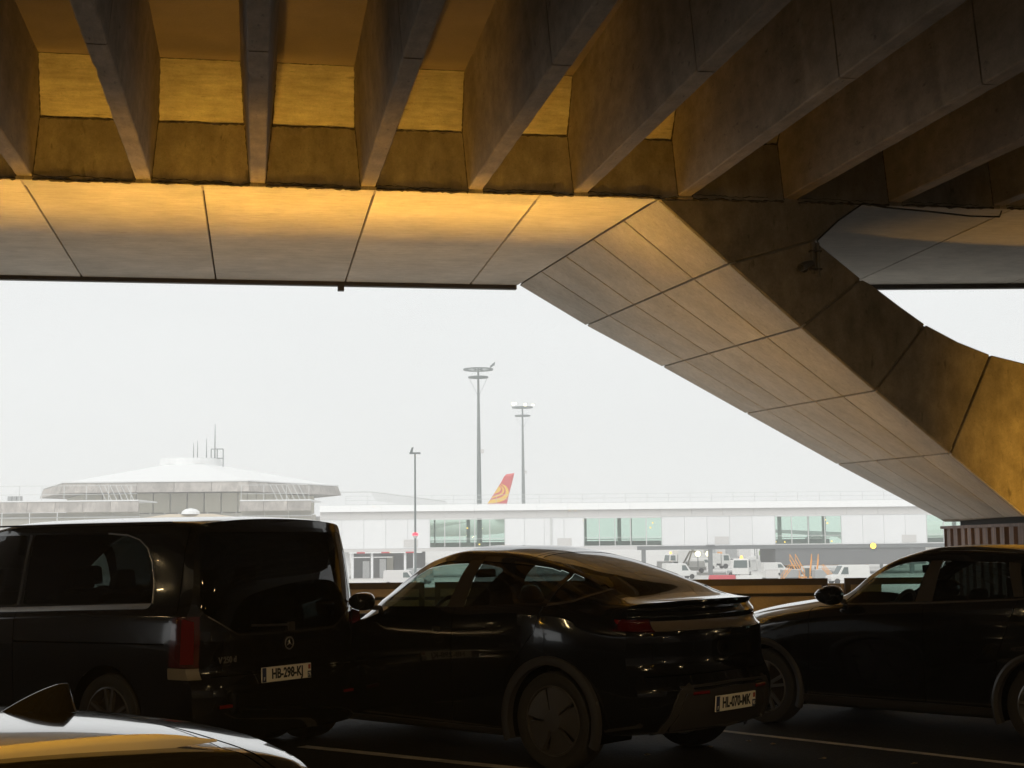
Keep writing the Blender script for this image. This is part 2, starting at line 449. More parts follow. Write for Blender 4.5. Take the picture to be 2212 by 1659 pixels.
MB().loft([(4.88, .06, 1.79), (9.8, .06, 1.79), (10.6, 5.95, 1.79), (6.46, 5.95, 1.79)], [(4.88, .06, 1.835), (9.8, .06, 1.835), (10.6, 5.95, 1.835), (6.46, 5.95, 1.835)]).build('pedestal_cap', M['corr'], V)
MB().loft([(5.02, .2, 1.83), (9.7, .2, 1.83), (10.5, 5.2, 1.83), (6.45, 5.2, 1.83)], [(5.02, .2, 1.95), (9.7, .2, 1.95), (10.5, 5.2, 1.95), (6.45, 5.2, 1.95)]).build('bearing', M['black'], V)
MB().loft([(5.1, .3, 0), (9.6, .3, 0), (10.4, 5.8, 0), (6.7, 5.8, 0)], [(5.1, .3, 1.79), (9.6, .3, 1.79), (10.4, 5.8, 1.79), (6.7, 5.8, 1.79)]).build('pedestal_core', M['black'], V)

def vloc(s, t, z):
    c_, s_ = math.cos(VT), math.sin(VT); return Vector((VO.x + s * c_ - t * s_, VO.y + s * s_ + t * c_, z))

# ------------------------------------------------------------------ lamps of the car park, plus added fill floods
SOD = (1.0, .505, .06)
M['lamp_glow'] = mat('sodium_lamp', (.8, .6, .3), .3, emit=SOD, es=9)
M['lamp_glow2'] = mat('warm_bulkhead_lamp', (.8, .7, .5), .3, emit=(1, .72, .35), es=95)
def add_lamp(name, kind, parent, loc, rot, energy, **kw):
    d = bpy.data.lights.new(name, kind); d.energy = energy; d.color = SOD
    for k, v in kw.items(): setattr(d, k, v)
    o = bpy.data.objects.new(name, d); COL.objects.link(o); o.parent = parent; o.location = loc; o.rotation_euler = rot
    return o
ups = [(-9.1, 15, 'farthest left, hidden behind the van'), (-7.05, 21, 'under the far left panel'), (-5.05, 25, 'second from the left'), (-3.0, 24, 'third from the left'), (-.95, 21, 'nearest the slanting pier')]
for k, (su, en, wh) in enumerate(ups):
    U = thing('uplight', 'low sodium uplight trough on the deck, ' + wh, 'uplight', vloc(su, -.8, 0), VT, 'sodium uplights washing the viaduct edge')
    MB().box(-.95, .95, -.14, -.06, 0, .22).box(-.95, .95, .06, .14, 0, .22).box(-.95, .95, -.06, .06, 0, .08).build('housing', M['rail_dark'], U)
    MB().box(-.85, .85, -.055, .055, .08, .12).build('lens', M['lamp_glow'], U)
    add_lamp('lamp', 'AREA', U, (0, 0, .235), (math.pi - rad(16), 0, 0), en, shape='RECTANGLE', size=1.5, size_y=.10, spread=rad(37))
    add_lamp('stray_lamp', 'AREA', U, (0, 0, .24), (math.pi - rad(20), 0, 0), 14, shape='RECTANGLE', size=1.5, size_y=.06)
def flood(loc, target, energy, label, size=rad(80), blend=.8, post=0):
    g = thing('floodlight', label, 'floodlight', loc)
    MB().box(-.18, .18, -.12, .12, 0, .06).box(-.02, .02, -.02, .02, .06, .3).build('bracket', M['rail_dark'], g)
    if post:
        MB().tube([(0, 0, 0), (0, 0, -post)], .05, 8).build('post', M['rail_dark'], g)
        MB().lathe([(.05, .54), (.30, .54), (.30, 1.0), (.29, 1.0), (.29, .55), (.05, .55)], 24).build('glint_hood', M['rail_dark'], g)  # shield added round the lamp to keep its glint off the cars
    bevel(MB().box(-.2, .2, -.08, .08, .3, .52).build('lamp_head', M['rail_dark'], g), .03)
    d = (Vector(target) - (Vector(loc) + Vector((0, 0, .7)))).to_track_quat('-Z', 'Y').to_euler()
    add_lamp('lamp', 'SPOT', g, (0, 0, .62), d, energy, spot_size=size, spot_blend=blend, shadow_soft_size=.12)
    return g
flood(vloc(5.2, -3.2, 0), vloc(6.0, 0, 2.6), 760, 'floodlight on the deck in front of the corrugated pedestal', rad(76), 1.0)
flood((-8.2, 9.3, 1.2), (-3.8, 10.5, 7.2), 400, 'floodlight on a short post left of the van aimed up at the ribs', rad(118), post=1.2)

flood((10.5, 2.5, 3.4), (7.0, 10, 7.2), 260, 'added unseen fill light on a tall post aimed at the right ribs', rad(100), post=3.56)  # fill lamp added out of view to lift the right-hand ribs
flood(vloc(-1.6, 1.2, 0), vloc(2.9, 3.0, 4.0), 210, 'added unseen fill light on the deck warming the slanting pier', rad(75))  # added behind the cars to warm and brighten the pier soffit
flood(vloc(-5.6, -2.4, 0), vloc(-4.4, 0, 6.2), 600, 'added unseen fill light behind the van brightening the walls at the rib ends', rad(88))  # fill from the camera side, added to brighten the end walls
flood(vloc(.9, .9, 0), (3.0, 21.6, .75), 45, 'small floodlight on the deck aimed at the parapet', rad(120))

g = thing('ceiling_lamp', 'sodium lamp hung under the ribs above the near estate car', 'lamp', (-2.3, -.6, 5.0))
MB().lathe([(.05, .32), (.10, .30), (.24, .04), (.24, 0), (.20, 0)], 20).build('lamp_shade', M['rail_dark'], g)
MB().lathe([(0, -.02), (.14, .0), (.18, .03), (0, .05)], 20).build('diffuser', M['lamp_glow'], g)
MB().tube([(0, 0, .3), (0, 0, .5)], .02).build('hanger', M['rail_dark'], g)
add_lamp('lamp', 'SPOT', g, (0, 0, -.05), (Vector((-1.2, 3.3, 1.3)) - Vector((-2.3, -.6, 4.95))).to_track_quat('-Z', 'Y').to_euler(), 3400, spot_size=rad(30), spot_blend=.6, shadow_soft_size=.18)

g = thing('ceiling_lamp', 'warm white lamp hung under the ribs behind the photographer', 'lamp', (2.6, -3.5, 4.7))
MB().lathe([(.05, .32), (.10, .30), (.24, .04), (.24, 0), (.20, 0)], 20).build('lamp_shade', M['rail_dark'], g)
MB().lathe([(0, -.02), (.14, .0), (.18, .03), (0, .05)], 20).build('diffuser', M['lamp_glow2'], g)
MB().tube([(0, 0, .3), (0, 0, .5)], .02).build('hanger', M['rail_dark'], g)
o = add_lamp('lamp', 'SPOT', g, (0, 0, -.05), (Vector((1.6, 9.0, .4)) - Vector((2.6, -3.5, 4.65))).to_track_quat('-Z', 'Y').to_euler(), 1450, spot_size=rad(52), spot_blend=.7, shadow_soft_size=.07)
o.data.color = (1, .70, .36)

# railing and parapet on the deck edge
M['parapet'] = noisy('parapet_concrete', (.33, .27, .19), .25, (1.5, 1.5, 1.5), .85, .01)
PY = 21.7
pw = thing('parapet_wall', 'low concrete parapet of long blocks along the deck edge below the steel railing', 'parapet', (0, PY + .25, 0))
x = -24.0
while x < 5.0:
    bevel(MB().box(x + .006, min(x + 2.4, 5.4) - .006, -.06, .24, 0, .815).build('parapet_block', M['parapet'], pw), .015)
    bevel(MB().box(x + .006, min(x + 2.4, 5.4) - .006, -.02, .22, .86, .992).build('parapet_upper_block', M['parapet'], pw), .012)
    x += 2.4
MB().box(-24, 5.4, .03, .19, .812, .865).build('parapet_joint', M['black'], pw)
sects = [(-24, -18.2), (-18.05, -12.2), (-12.05, -6.2), (-6.05, -1.3), (-1.15, 4.55), (4.80, 6.2)]
where = ['far left behind the van', 'behind the front of the van', 'behind the middle of the van', 'seen between the van and the black hatchback', 'seen right of the black hatchback', 'short one against the corrugated pedestal']
for (a, c), wh in zip(sects, where):
    g = thing('guard_rail', 'dark steel guard rail section, ' + wh, 'guard rail', ((a + c) / 2, PY, 0), 0, 'guard rails on the deck edge')
    h = (c - a) / 2
    MB().box(-h, h, -.03, .03, .985, 1.08).build('top_rail', M['rail_dark'], g)
    MB().box(-h + .07, h - .07, -.02, .02, .48, .54).build('bottom_rail', M['rail_dark'], g)
    for sx in (-h, h - .08): MB().box(sx, sx + .08, -.035, .035, 0, .985).build('post', M['rail_dark'], g)

# unseen walls added to keep the car park dark; bulkhead lamps under the ribs
bw = thing('rear_blocking_wall', 'unseen dark wall added behind the access road to keep daylight out', 'wall', (0, -13.5, 0))
for k in range(-7, 8):
    MB().box(k * 5 + .01, k * 5 + 4.99, -.2, .2, -.16, 7.6).build('wall_panel', M['conc_slab'], bw)
for X, nm, y1 in ((-31.0, 'left', 17.0), (37.0, 'right', 17.0)):
    sw_ = thing('side_blocking_wall', 'unseen dark wall added on the %s side to block bright reflections' % nm, 'wall', (X, 0, 0))  # added so the open sides do not shine in the car paint
    y = -13.2
    while y < y1:
        MB().box(-.2, .2, y + .01, y + 4.99, 2.7 if (nm == 'left' and 0 < y < 4) else -.16 if y < 4 else 0, 7.6).build('wall_panel', M['conc_slab'], sw_); y += 5  # gap low in the left wall, shaped to give the cars a bright reflection
lp = [(-4.5, 3.0, 4.6), (6.2, -4.4, 5.0), (2.2, -7.0, 4.8), (-9.0, 4.5, 5.0), (9.5, 2.5, 5.0), (12.5, -2.0, 5.0), (-1.6, -10.2, 4.6), (14.0, 6.5, 4.8), (8.4, -9.5, 3.4), (-6.8, -9.0, 4.2), (4.2, -11.0, 2.6), (11.2, -8.0, 2.4), (-14.0, 6.0, 3.2), (-18.0, 9.0, 3.4), (18.0, 14.0, 3.6), (22.0, 12.0, 3.0), (25.0, 15.5, 4.2), (-12.0, 1.0, 2.6), (16.5, 1.0, 2.6)]
first = None
for k, p in enumerate(lp):
    lab = 'small warm bulkhead lamp under the viaduct ribs'
    if first is None:
        first = thing('bulkhead_lamp', lab, 'lamp', p, 0, 'bulkhead lamps under the viaduct')
        MB().box(-.14, .14, -.07, .07, .0, .09).build('lamp_housing', M['rail_dark'], first)
        MB().box(-.11, .11, -.05, .05, -.05, .0).build('diffuser', M['lamp_glow2'], first)
        MB().tube([(0, 0, .09), (0, 0, 1.0)], .012).build('hanger', M['rail_dark'], first)
    else:
        dup(first, p, random.uniform(0, 3))

# small fittings on the pier face
sc_o = vloc(1.875, -.02, 5.04)
g = thing('security_camera', 'small dark security camera fixed to the brown pier face', 'camera', sc_o, VT)
MB().lathe([(.0, -.0), (.055, 0), (.055, -.03), (0, -.03)], 12, 'y').build('mount', M['rail_dark'], g)
MB().tube([(0, -.02, 0), (-.02, -.10, .02)], .018).build('arm', M['rail_dark'], g)
MB().tube([(.08, -.10, .05), (-.02, -.12, .02), (-.10, -.17, -.02)], [.04, .05, .052], 12).build('camera_body', mat('camera_grey', (.06, .055, .05), .4), g, 40)
MB().tube([(-.10, -.17, -.02), (-.112, -.178, -.026)], .038, 12).build('camera_lens', M['black'], g)
g = thing('conduit_pair', 'two short grey conduit pipes running down the brown pier face', 'pipe', vloc(2.03, -.03, 0), VT)
for dx in (-.035, .035):
    MB().tube([(dx, -.01, 4.93 if dx > 0 else 4.97), (dx, -.01, 5.37)], .026).build('pipe', M['pipe'], g, 40)
for z in (5.02, 5.25): MB().box(-.075, .075, -.045, .025, z, z + .02).build('clamp', M['rail_dark'], g)
g = thing('hanging_cable', 'thin black cable along the pier flare and sagging under the right soffit', 'cable', vloc(0, 0, 0), VT)
pts = [(2.10, -.02, 5.30), (2.065, -.03, 5.40), (2.35, -.03, 5.66), (2.70, -.02, 5.90), (3.0, .0, 5.86), (3.6, .02, 5.83), (4.2, .05, 5.79), (4.62, .08, 5.80), (4.66, .06, 5.92)]
MB().tube(pts, .012, 6).build('cable', M['black'], g)
g['label'] = 'thin black cable along the pier flare and sagging under the right soffit'

# ================================================================== CARS
M['paint'] = mat('black_car_paint', (.004, .004, .0045), .12, coat=1.0, spec=.4)
M['gap'] = mat('shut_gap', (.001, .001, .001), 1.0, spec=0)
M['plastic'] = mat('black_trim_plastic', (.035, .032, .03), .42)
M['bar'] = mat('light_bar_lens', (.13, .105, .08), .35, coat=.5)
M['pillar'] = mat('gloss_pillar_trim', (.045, .038, .032), .25)
M['tyre'] = noisy('tyre_rubber', (.026, .024, .022), .15, (8, 8, 8), .8, .003)
M['rim_dark'] = mat('dark_wheel_cover', (.055, .05, .045), .36)
M['alloy'] = mat('alloy', (.30, .29, .28), .3, .8)
M['chrome'] = mat('satin_chrome', (.42, .40, .37), .26, 1.0)
M['badge'] = mat('badge_silver', (.20, .19, .17), .35, .35)
M['rail_alu'] = mat('satin_aluminium', (.46, .44, .41), .4, .4)
M['red'] = mat('red_lens', (.16, .007, .006), .12, coat=1)
M['red_dark'] = mat('smoked_red_lens', (.07, .004, .004), .1, coat=1)
M['clear'] = mat('clear_lens', (.22, .19, .14), .15, coat=1)
M['inner'] = mat('dark_interior', (.012, .012, .012), .7)
M['plate'] = mat('plate_white', (.80, .76, .66), .45)
M['ink'] = mat('plate_black', (.008, .008, .009), .5)
M['band'] = mat('plate_blue', (.02, .035, .10), .45)
M['orange_mark'] = mat('plate_emblem_red', (.35, .06, .03), .5)
M['g_front'] = glass('side_glass', (.50, .61, .565))
M['g_priv'] = glass('privacy_glass', (.055, .06, .058))
M['g_mid'] = glass('tinted_glass', (.085, .098, .094))
M['g_dark'] = glass('dark_roof_glass', (.02, .02, .02))

def text_obj(body, size, parent, loc, rot, mt, name='lettering', ext=.0008, bold=.0, sx=1.0, align='CENTER'):
    c = bpy.data.curves.new('txt', 'FONT'); c.body = body; c.size = size; c.extrude = ext; c.offset = bold
    c.align_x = align; c.align_y = 'CENTER'; c.resolution_u = 3
    o = bpy.data.objects.new('txt', c); COL.objects.link(o)
    dg = bpy.context.evaluated_depsgraph_get()
    me = bpy.data.meshes.new_from_object(o.evaluated_get(dg))
    bpy.data.objects.remove(o); bpy.data.curves.remove(c)
    me.transform(Matrix.Diagonal((sx, 1, 1, 1)))
    me.materials.clear(); me.materials.append(mt)
    q = bpy.data.objects.new(name, me); COL.objects.link(q); q.parent = parent; q.location = loc; q.rotation_euler = rot
    return q

def roundpoly(pts, r, n=4):
    out = []; N = len(pts)
    for i in range(N):
        p0, p1, p2 = Vector(pts[i - 1]), Vector(pts[i]), Vector(pts[(i + 1) % N])
        rr = r[i] if isinstance(r, (list, tuple)) else r
        if rr <= 0: out.append(tuple(p1)); continue
        a = p1 + (p0 - p1).normalized() * min(rr, (p0 - p1).length * .45); b = p1 + (p2 - p1).normalized() * min(rr, (p2 - p1).length * .45)
        for k in range(n + 1):
            t = k / n; out.append(tuple(a * (1 - t) ** 2 + p1 * 2 * t * (1 - t) + b * t * t))
    return out
def inpoly(p, poly):
    x, y = p; c = False; j = len(poly) - 1
    for i in range(len(poly)):
        if (poly[i][1] > y) != (poly[j][1] > y) and x < (poly[j][0] - poly[i][0]) * (y - poly[i][1]) / (poly[j][1] - poly[i][1]) + poly[i][0]: c = not c
        j = i
    return c
AX = {'y': (0, 2), 'x': (1, 2), 'z': (0, 1)}
def carve(bm, ax, poly, test):
    i, j = AX[ax]
    lo = (min(p[0] for p in poly) - .004, min(p[1] for p in poly) - .004); hi = (max(p[0] for p in poly) + .004, max(p[1] for p in poly) + .004)
    def cand():
        r = []
        for f in bm.faces:
            c = f.calc_center_median()
            if not test(c): continue
            a = [v.co[i] for v in f.verts]
            if max(a) < lo[0] or min(a) > hi[0]: continue
            b = [v.co[j] for v in f.verts]
            if max(b) < lo[1] or min(b) > hi[1]: continue
            r.append(f)
        return r
    fs = cand()
    for k in range(len(poly)):
        p, q = poly[k - 1], poly[k]
        d = Vector((q[0] - p[0], q[1] - p[1]))
        if d.length < 1e-5: continue
        co = Vector((0, 0, 0)); no = Vector((0, 0, 0))
        co[i], co[j] = p; no[i], no[j] = -d.y, d.x
        g = set(fs)
        for f in fs: g.update(f.edges); g.update(f.verts)
        res = bmesh.ops.bisect_plane(bm, geom=list(g), dist=1e-5, plane_co=co, plane_no=no)
        fs = [f for f in res['geom'] if isinstance(f, bmesh.types.BMFace) and f.is_valid]
        # drop faces that have left the polygon's box
        keep = []
        for f in fs:
            a = [v.co[i] for v in f.verts]; b = [v.co[j] for v in f.verts]
            if max(a) < lo[0] or min(a) > hi[0] or max(b) < lo[1] or min(b) > hi[1]: continue
            keep.append(f)
        fs = keep
    return [f for f in fs if inpoly((f.calc_center_median()[i], f.calc_center_median()[j]), poly)]
def take(bm, fs, off=0.0, thick=0.0):
    """lift faces out of the body into a mesh of their own"""
    nb = bmesh.new(); mp = {}
    for f in fs:
        vs = []
        for v in f.verts:
            if v not in mp: mp[v] = nb.verts.new(v.co + v.normal * off)
            vs.append(mp[v])
        try: nb.faces.new(vs)
        except ValueError: pass
    nb.normal_update()
    if thick:
        bd = [e for e in nb.edges if e.is_boundary]; inner = {v: n for v, n in ((v, mp[v]) for v in mp)}
        base = {}
        for v, n in inner.items(): base[n] = v.co + v.normal * (off - thick)
        new = {}
        for e in bd:
            for v in e.verts:
                if v not in new: new[v] = nb.verts.new(base[v])
        for e in bd:
            a, b = e.verts
            try: nb.faces.new([a, b, new[b], new[a]])
            except ValueError: pass
    bmesh.ops.delete(bm, geom=[f for f in fs if f.is_valid], context='FACES')
    return nb

def build_body(sp, ns=84, sub=4, nc=18):
    L = sp['L']; top, shz, rz, hw, rw, bot = (pch(sp[k]) for k in ('top', 'shz', 'rz', 'hw', 'rw', 'bot'))
    xr0, xf0 = pch(sp['xr']), pch(sp['xf']); bowr, bowf = sp['bow']; pw_ = sp.get('bowp', 2.3)
    def xr(z, y): return xr0(z) - bowr * (abs(y) / .9) ** pw_
    def xf(z, y): return xf0(z) + bowf * (abs(y) / .9) ** 2.3
    bm = bmesh.new(); rings = []
    for i in range(ns + 1):
        s = i / ns; s = s + .035 * math.sin(2 * math.pi * s) * -1 * .5      # denser near both ends
        x = s * L
        t, sh, r, h, g, b = top(x), shz(x), rz(x), hw(x), rw(x), bot(x)
        sh = min(sh, t - .02); r = min(max(r, sh + .008), t - .006)
        g = min(g, h - .03); up = max(.0, min(1, (r - sh) / .25))
        ctrl = [(0, b), (h * .55, b), (h - .10, b + .015), (h - .03, b + .10), (h - .012, b + (sh - b) * .38), (h, b + (sh - b) * .66), (h - .012, sh - .075), (h - .035, sh - .012),
                (h - .045 - (h - .045 - g) * .16, sh + (r - sh) * .22), ((h - .045) * .42 + g * .58 + .012 * up, sh + (r - sh) * .64), (g + .012, r - .022 * up - .002), (g - .035, r + (t - r) * .22),
                (g * .62, r + (t - r) * .74), (g * .3, r + (t - r) * .95), (0, t)]
        P = [Vector(c) for c in ctrl]; line = []
        for k in range(len(P) - 1):
            p0 = P[k - 1] if k else Vector((-P[1].x, P[1].y)); p1, p2 = P[k], P[k + 1]; p3 = P[k + 2] if k + 2 < len(P) else Vector((-P[k].x, P[k].y))
            for q in range(sub):
                u = q / sub
                # centripetal-ish: limit tangents to the shorter neighbour so nothing overshoots
                m1 = (p2 - p0) * .5; m2 = (p3 - p1) * .5; ln = (p2 - p1).length
                for mm in (m1, m2):
                    if mm.length > ln * 1.0: mm *= ln * 1.0 / mm.length
                line.append((2 * u ** 3 - 3 * u * u + 1) * p1 + (u ** 3 - 2 * u * u + u) * m1 + (-2 * u ** 3 + 3 * u * u) * p2 + (u ** 3 - u * u) * m2)
        line.append(P[-1])
        ring = {}
        for side in (-1, 1):
            for k, p in enumerate(line):
                if (k == 0 or k == len(line) - 1) and side == 1: ring[(side, k)] = ring[(-1, k)]; continue
                z, y = p.y, p.x * side
                a, c = xf(z, y), xr(z, y)
                ring[(side, k)] = bm.verts.new((a + (c - a) * s, y, z))
        rings.append((ring, line))
    K = len(rings[0][1])
    for i in range(ns):
        A, B = rings[i][0], rings[i + 1][0]
        for k in range(K - 1):
            bm.faces.new([A[(-1, k)], A[(-1, k + 1)], B[(-1, k + 1)], B[(-1, k)]])
            bm.faces.new([A[(1, k)], B[(1, k)], B[(1, k + 1)], A[(1, k + 1)]])
    for (ring, line), fx in ((rings[0], xf), (rings[-1], xr)):
        rows = []
        for k, p in enumerate(line):
            if k in (0, K - 1): rows.append([ring[(-1, k)]] * (nc + 1)); continue
            row = [ring[(-1, k)]]
            for c in range(1, nc):
                y = p.x * (-1 + 2 * c / nc); row.append(bm.verts.new((fx(p.y, y), y, p.y)))
            row.append(ring[(1, k)]); rows.append(row)
        for k in range(K - 1):
            for c in range(nc):
                vs = [rows[k][c], rows[k][c + 1], rows[k + 1][c + 1], rows[k + 1][c]]
                u = []
                for v in vs:
                    if v not in u: u.append(v)
                if len(u) >= 3:
                    try: bm.faces.new(u)
                    except ValueError: pass
    bmesh.ops.recalc_face_normals(bm, faces=bm.faces[:])
    bm.normal_update()
    return bm, xr, xf

def finish_body(bm, root, name='body', mt=None):
    bm.normal_update()
    o = from_bm(name, bm, [mt or M['paint'], M['gap']], root, 42)
    m = o.modifiers.new('weighted', 'WEIGHTED_NORMAL'); m.keep_sharp = True
    return o
def part(nb, name, mt, root, smooth=42):
    return from_bm(name, nb, mt, root, smooth)
LEFT = lambda c: c.y < -.30
RIGHT = lambda c: c.y > .30
YMIN = [.6]
def both(bm, poly, fn, ax='y', extra=None):
    for T in (LEFT, RIGHT):
        fn(carve(bm, ax, poly, lambda c: T(c) and abs(c.y) > YMIN[0]), T is LEFT)
def arch_cut(bm, x, z, r):
    poly = [(x + r * math.cos(2 * math.pi * k / 28), z + r * math.sin(2 * math.pi * k / 28)) for k in range(28)]
    for T in (LEFT, RIGHT):
        fs = carve(bm, 'y', poly, lambda c: T(c) and abs(c.y) > .55)
        bmesh.ops.delete(bm, geom=fs, context='FACES')
def arch_liner(root, x, z, r, w):
    for sd in (-1, 1):
        mb = MB(); prof = [(r + .012, sd * (w - .02)), (r + .012, sd * .55)]
        pts = []; n = 20
        for k in range(n + 1):
            a = -.35 + (math.pi + .7) * k / n
            pts.append((x + (r + .012) * math.cos(a), z + (r + .012) * math.sin(a)))
        mb.add([(p[0], sd * (w - .025), p[1]) for p in pts] + [(p[0], sd * .5, p[1]) for p in pts] + [(x, sd * .5, z)],
               [(i, i + 1, n + 2 + i, n + 1 + i) for i in range(n)] + [(n + 1 + i, n + 2 + i, 2 * n + 2) for i in range(n)])
        mb.build('wheel_arch_liner', M['gap'], root)
def arch_trim(root, x, z, r, y_of, wd=.05):
    for sd in (-1, 1):
        mb = MB(); n = 30; A = []; 
        for k in range(n + 1):
            a = rad(-22) + rad(224) * k / n
            ring = []
            for rr, dy in ((r - .012, -.05), (r - .012, .010), (r + wd * .5, .018), (r + wd, .006), (r + wd, -.03)):
                xx, zz = x + rr * math.cos(a), z + rr * math.sin(a)
                ring.append((xx, sd * (y_of + dy), zz))
            A.append(ring)
        b = [p for ring in A for p in ring]; m = 5
        mb.add(b, [(i * m + j, i * m + j + 1, (i + 1) * m + j + 1, (i + 1) * m + j) for i in range(n) for j in range(m - 1)])
        mb.build('wheel_arch_trim', M['plastic'], root, 40)
def wheel(root, x, y, r, rr, wd, style):
    sd = -1 if y < 0 else 1
    mb = MB().lathe([(.07, -.16 * sd), (rr * .80, -.16 * sd), (rr * .80, -.075 * sd), (.07, -.075 * sd)], 20, 'y', cap=True)
    wobj = mb.build('wheel', M['rail_dark'], root); wobj.location = (x, y - sd * .0, r)
    f = sd; w0 = -wd
    T = [(rr - .005, w0), (r * .93, w0 + .005), (r - .008, w0 + .03), (r, w0 + .06), (r, -.06), (r - .008, -.028), (r * .955, -.006), (rr + (r - rr) * .45, .004), (rr + .018, -.004), (rr - .004, -.012)]
    MB().lathe([(a, b * f) for a, b in T], 56, 'y').build('tyre', M['tyre'], wobj, 35)
    rim = MB()
    rim.lathe([(rr, w0 * f * .9), (rr, -.012 * f), (rr - .014, -.006 * f), (rr - .02, -.03 * f), (rr - .03, w0 * f * .9)], 56, 'y')
    if style == 'aero':
        n = 5; R0 = rr - .018
        for k in range(n):
            a0 = rad(90 + 14) + k * 2 * math.pi / n; seg = 7; sw = 2 * math.pi / n
            pts = []
            for q in range(seg + 1):
                t = q / seg; a = a0 + sw * (.10 + .86 * t); pts.append((R0 * math.cos(a), -.030 * f + .022 * f * t, R0 * math.sin(a)))
            ain = [(.075 * math.cos(a0 + sw * t), -.004 * f, .075 * math.sin(a0 + sw * t)) for t in (.98, .55, .12)]
            mid1 = a0 + sw * 1.0; mid0 = a0 + sw * .14
            pts2 = pts + [(R0 * .55 * math.cos(mid1), -.005 * f, R0 * .55 * math.sin(mid1))] + ain + [(R0 * .55 * math.cos(mid0), -.024 * f, R0 * .55 * math.sin(mid0))]
            c = (R0 * .55 * math.cos(a0 + sw * .55), -.010 * f, R0 * .55 * math.sin(a0 + sw * .55))
            m_ = len(pts2); rim.add(pts2 + [c], [(i, (i + 1) % m_, m_) for i in range(m_)])
            bk = [(p[0], p[1] - .035 * f, p[2]) for p in pts2]
            rim.add(pts2 + bk, [(i, (i + 1) % m_, m_ + (i + 1) % m_, m_ + i) for i in range(m_)])
        rim.lathe([(0, -.001 * f), (.075, -.003 * f), (.080, -.010 * f), (.080, -.04 * f)], 20, 'y')
        o = rim.build('rim', M['rim_dark'], wobj, 30)
    else:
        n = 5
        for k in range(n):
            for da in (-.19, .19):
                a = rad(90) + k * 2 * math.pi / n
                def P(rad_, ang, y): return Vector((rad_ * math.cos(ang), y * f, rad_ * math.sin(ang)))
                R0 = rr - .012
                q = [P(.05, a + da * 1.2 - .30, -.02), P(.05, a + da * 1.2 + .30, -.02), P(R0, a + da + .055, -.012), P(R0, a + da - .055, -.012)]
                rim.loft(q, [v + Vector((0, -.03 * f, 0)) for v in q])
        rim.lathe([(0, -.014 * f), (.05, -.014 * f), (.056, -.02 * f), (.056, -.05 * f)], 20, 'y')
        rim.build('rim', M['alloy'] if style == 'alloy' else M['rim_dark'], wobj, 30)
    return wobj
def mirror_pod(root, x, y, z, sd, sc=1.0, mt='paint'):
    mb = MB(); ys = [.0, .06, .15, .21]; r = [(.06, .06), (.105, .085), (.105, .085), (.075, .065)]
    n = 14; V0 = []
    for yy, (a, b) in zip(ys, r):
        V0.append([(x + sc * (a * math.cos(2 * math.pi * k / n)) - .02 * yy, y + sd * yy * sc, z + sc * b * math.sin(2 * math.pi * k / n) * (.45 + .55 * (math.cos(2 * math.pi * k / n) + 1) / 2 + .15)) for k in range(n)])
    b = [p for q in V0 for p in q]
    mb.add(b, [(i * n + k, i * n + (k + 1) % n, (i + 1) * n + (k + 1) % n, (i + 1) * n + k) for i in range(3) for k in range(n)] + [tuple(range(n)), tuple(range(3 * n, 4 * n))])
    o = mb.build('wing_mirror', M[mt], root, 60)
    s = o.modifiers.new('sub', 'SUBSURF'); s.levels = s.render_levels = 1
    MB().tube([(x + .02, y - sd * .08, z - .06), (x, y + sd * .06 * sc, z - .045)], .022).build('mirror_arm', M['plastic'], root)
def seat(root, x, y, zb, h, w=.25, head=True):
    mb = MB()
    mb.loft([(x - .45, y - w, zb), (x - .45, y + w, zb), (x + .05, y + w, zb - .05), (x + .05, y - w, zb - .05)], [(x - .45, y - w, zb + .14), (x - .45, y + w, zb + .14), (x + .05, y + w, zb + .1), (x + .05, y - w, zb + .1)])
    mb.loft([(x - .06, y - w, zb + .05), (x - .06, y + w, zb + .05), (x + .08, y + w, zb + .05), (x + .08, y - w, zb + .05)], [(x + .14, y - w * .8, zb + h), (x + .14, y + w * .8, zb + h), (x + .23, y + w * .8, zb + h), (x + .23, y - w * .8, zb + h)])
    if head:
        mb.loft([(x + .14, y - .13, zb + h + .03), (x + .14, y + .13, zb + h + .03), (x + .24, y + .13, zb + h + .03), (x + .24, y - .13, zb + h + .03)], [(x + .17, y - .10, zb + h + .2), (x + .17, y + .10, zb + h + .2), (x + .25, y + .10, zb + h + .2), (x + .25, y - .10, zb + h + .2)])
    bevel(mb.build('seat', M['inner'], root), .03, 2)
def interior(root, xd, zd, hw_, seats, sw=True, xm=None, zm=None):
    mb = MB().loft([(xd - .5, -hw_, zd - .10), (xd - .5, hw_, zd - .10), (xd, hw_, zd - .5), (xd, -hw_, zd - .5)], [(xd - .5, -hw_, zd), (xd - .5, hw_, zd), (xd, hw_, zd - .03), (xd, -hw_, zd - .03)])
    bevel(mb.build('dashboard', M['inner'], root), .03, 2)
    if sw:
        p = []; cx, cy, cz = xd + .22, -.36, zd - .02
        for k in range(25):
            a = 2 * math.pi * k / 24; p.append((cx + .07 * math.sin(a), cy + .18 * math.cos(a), cz + .165 * math.sin(a)))
        MB().tube(p, .017, 8, False).tube([(cx, cy - .17, cz), (cx, cy + .17, cz)], .02).tube([(cx - .2, cy, cz - .08), (cx, cy, cz)], .03).build('steering_wheel', M['inner'], root, 60)
    if xm: bevel(MB().box(xm - .015, xm + .015, -.12, .12, zm - .035, zm + .035).build('rear_view_mirror', M['inner'], root), .012, 2)
    for s in seats: seat(root, *s)
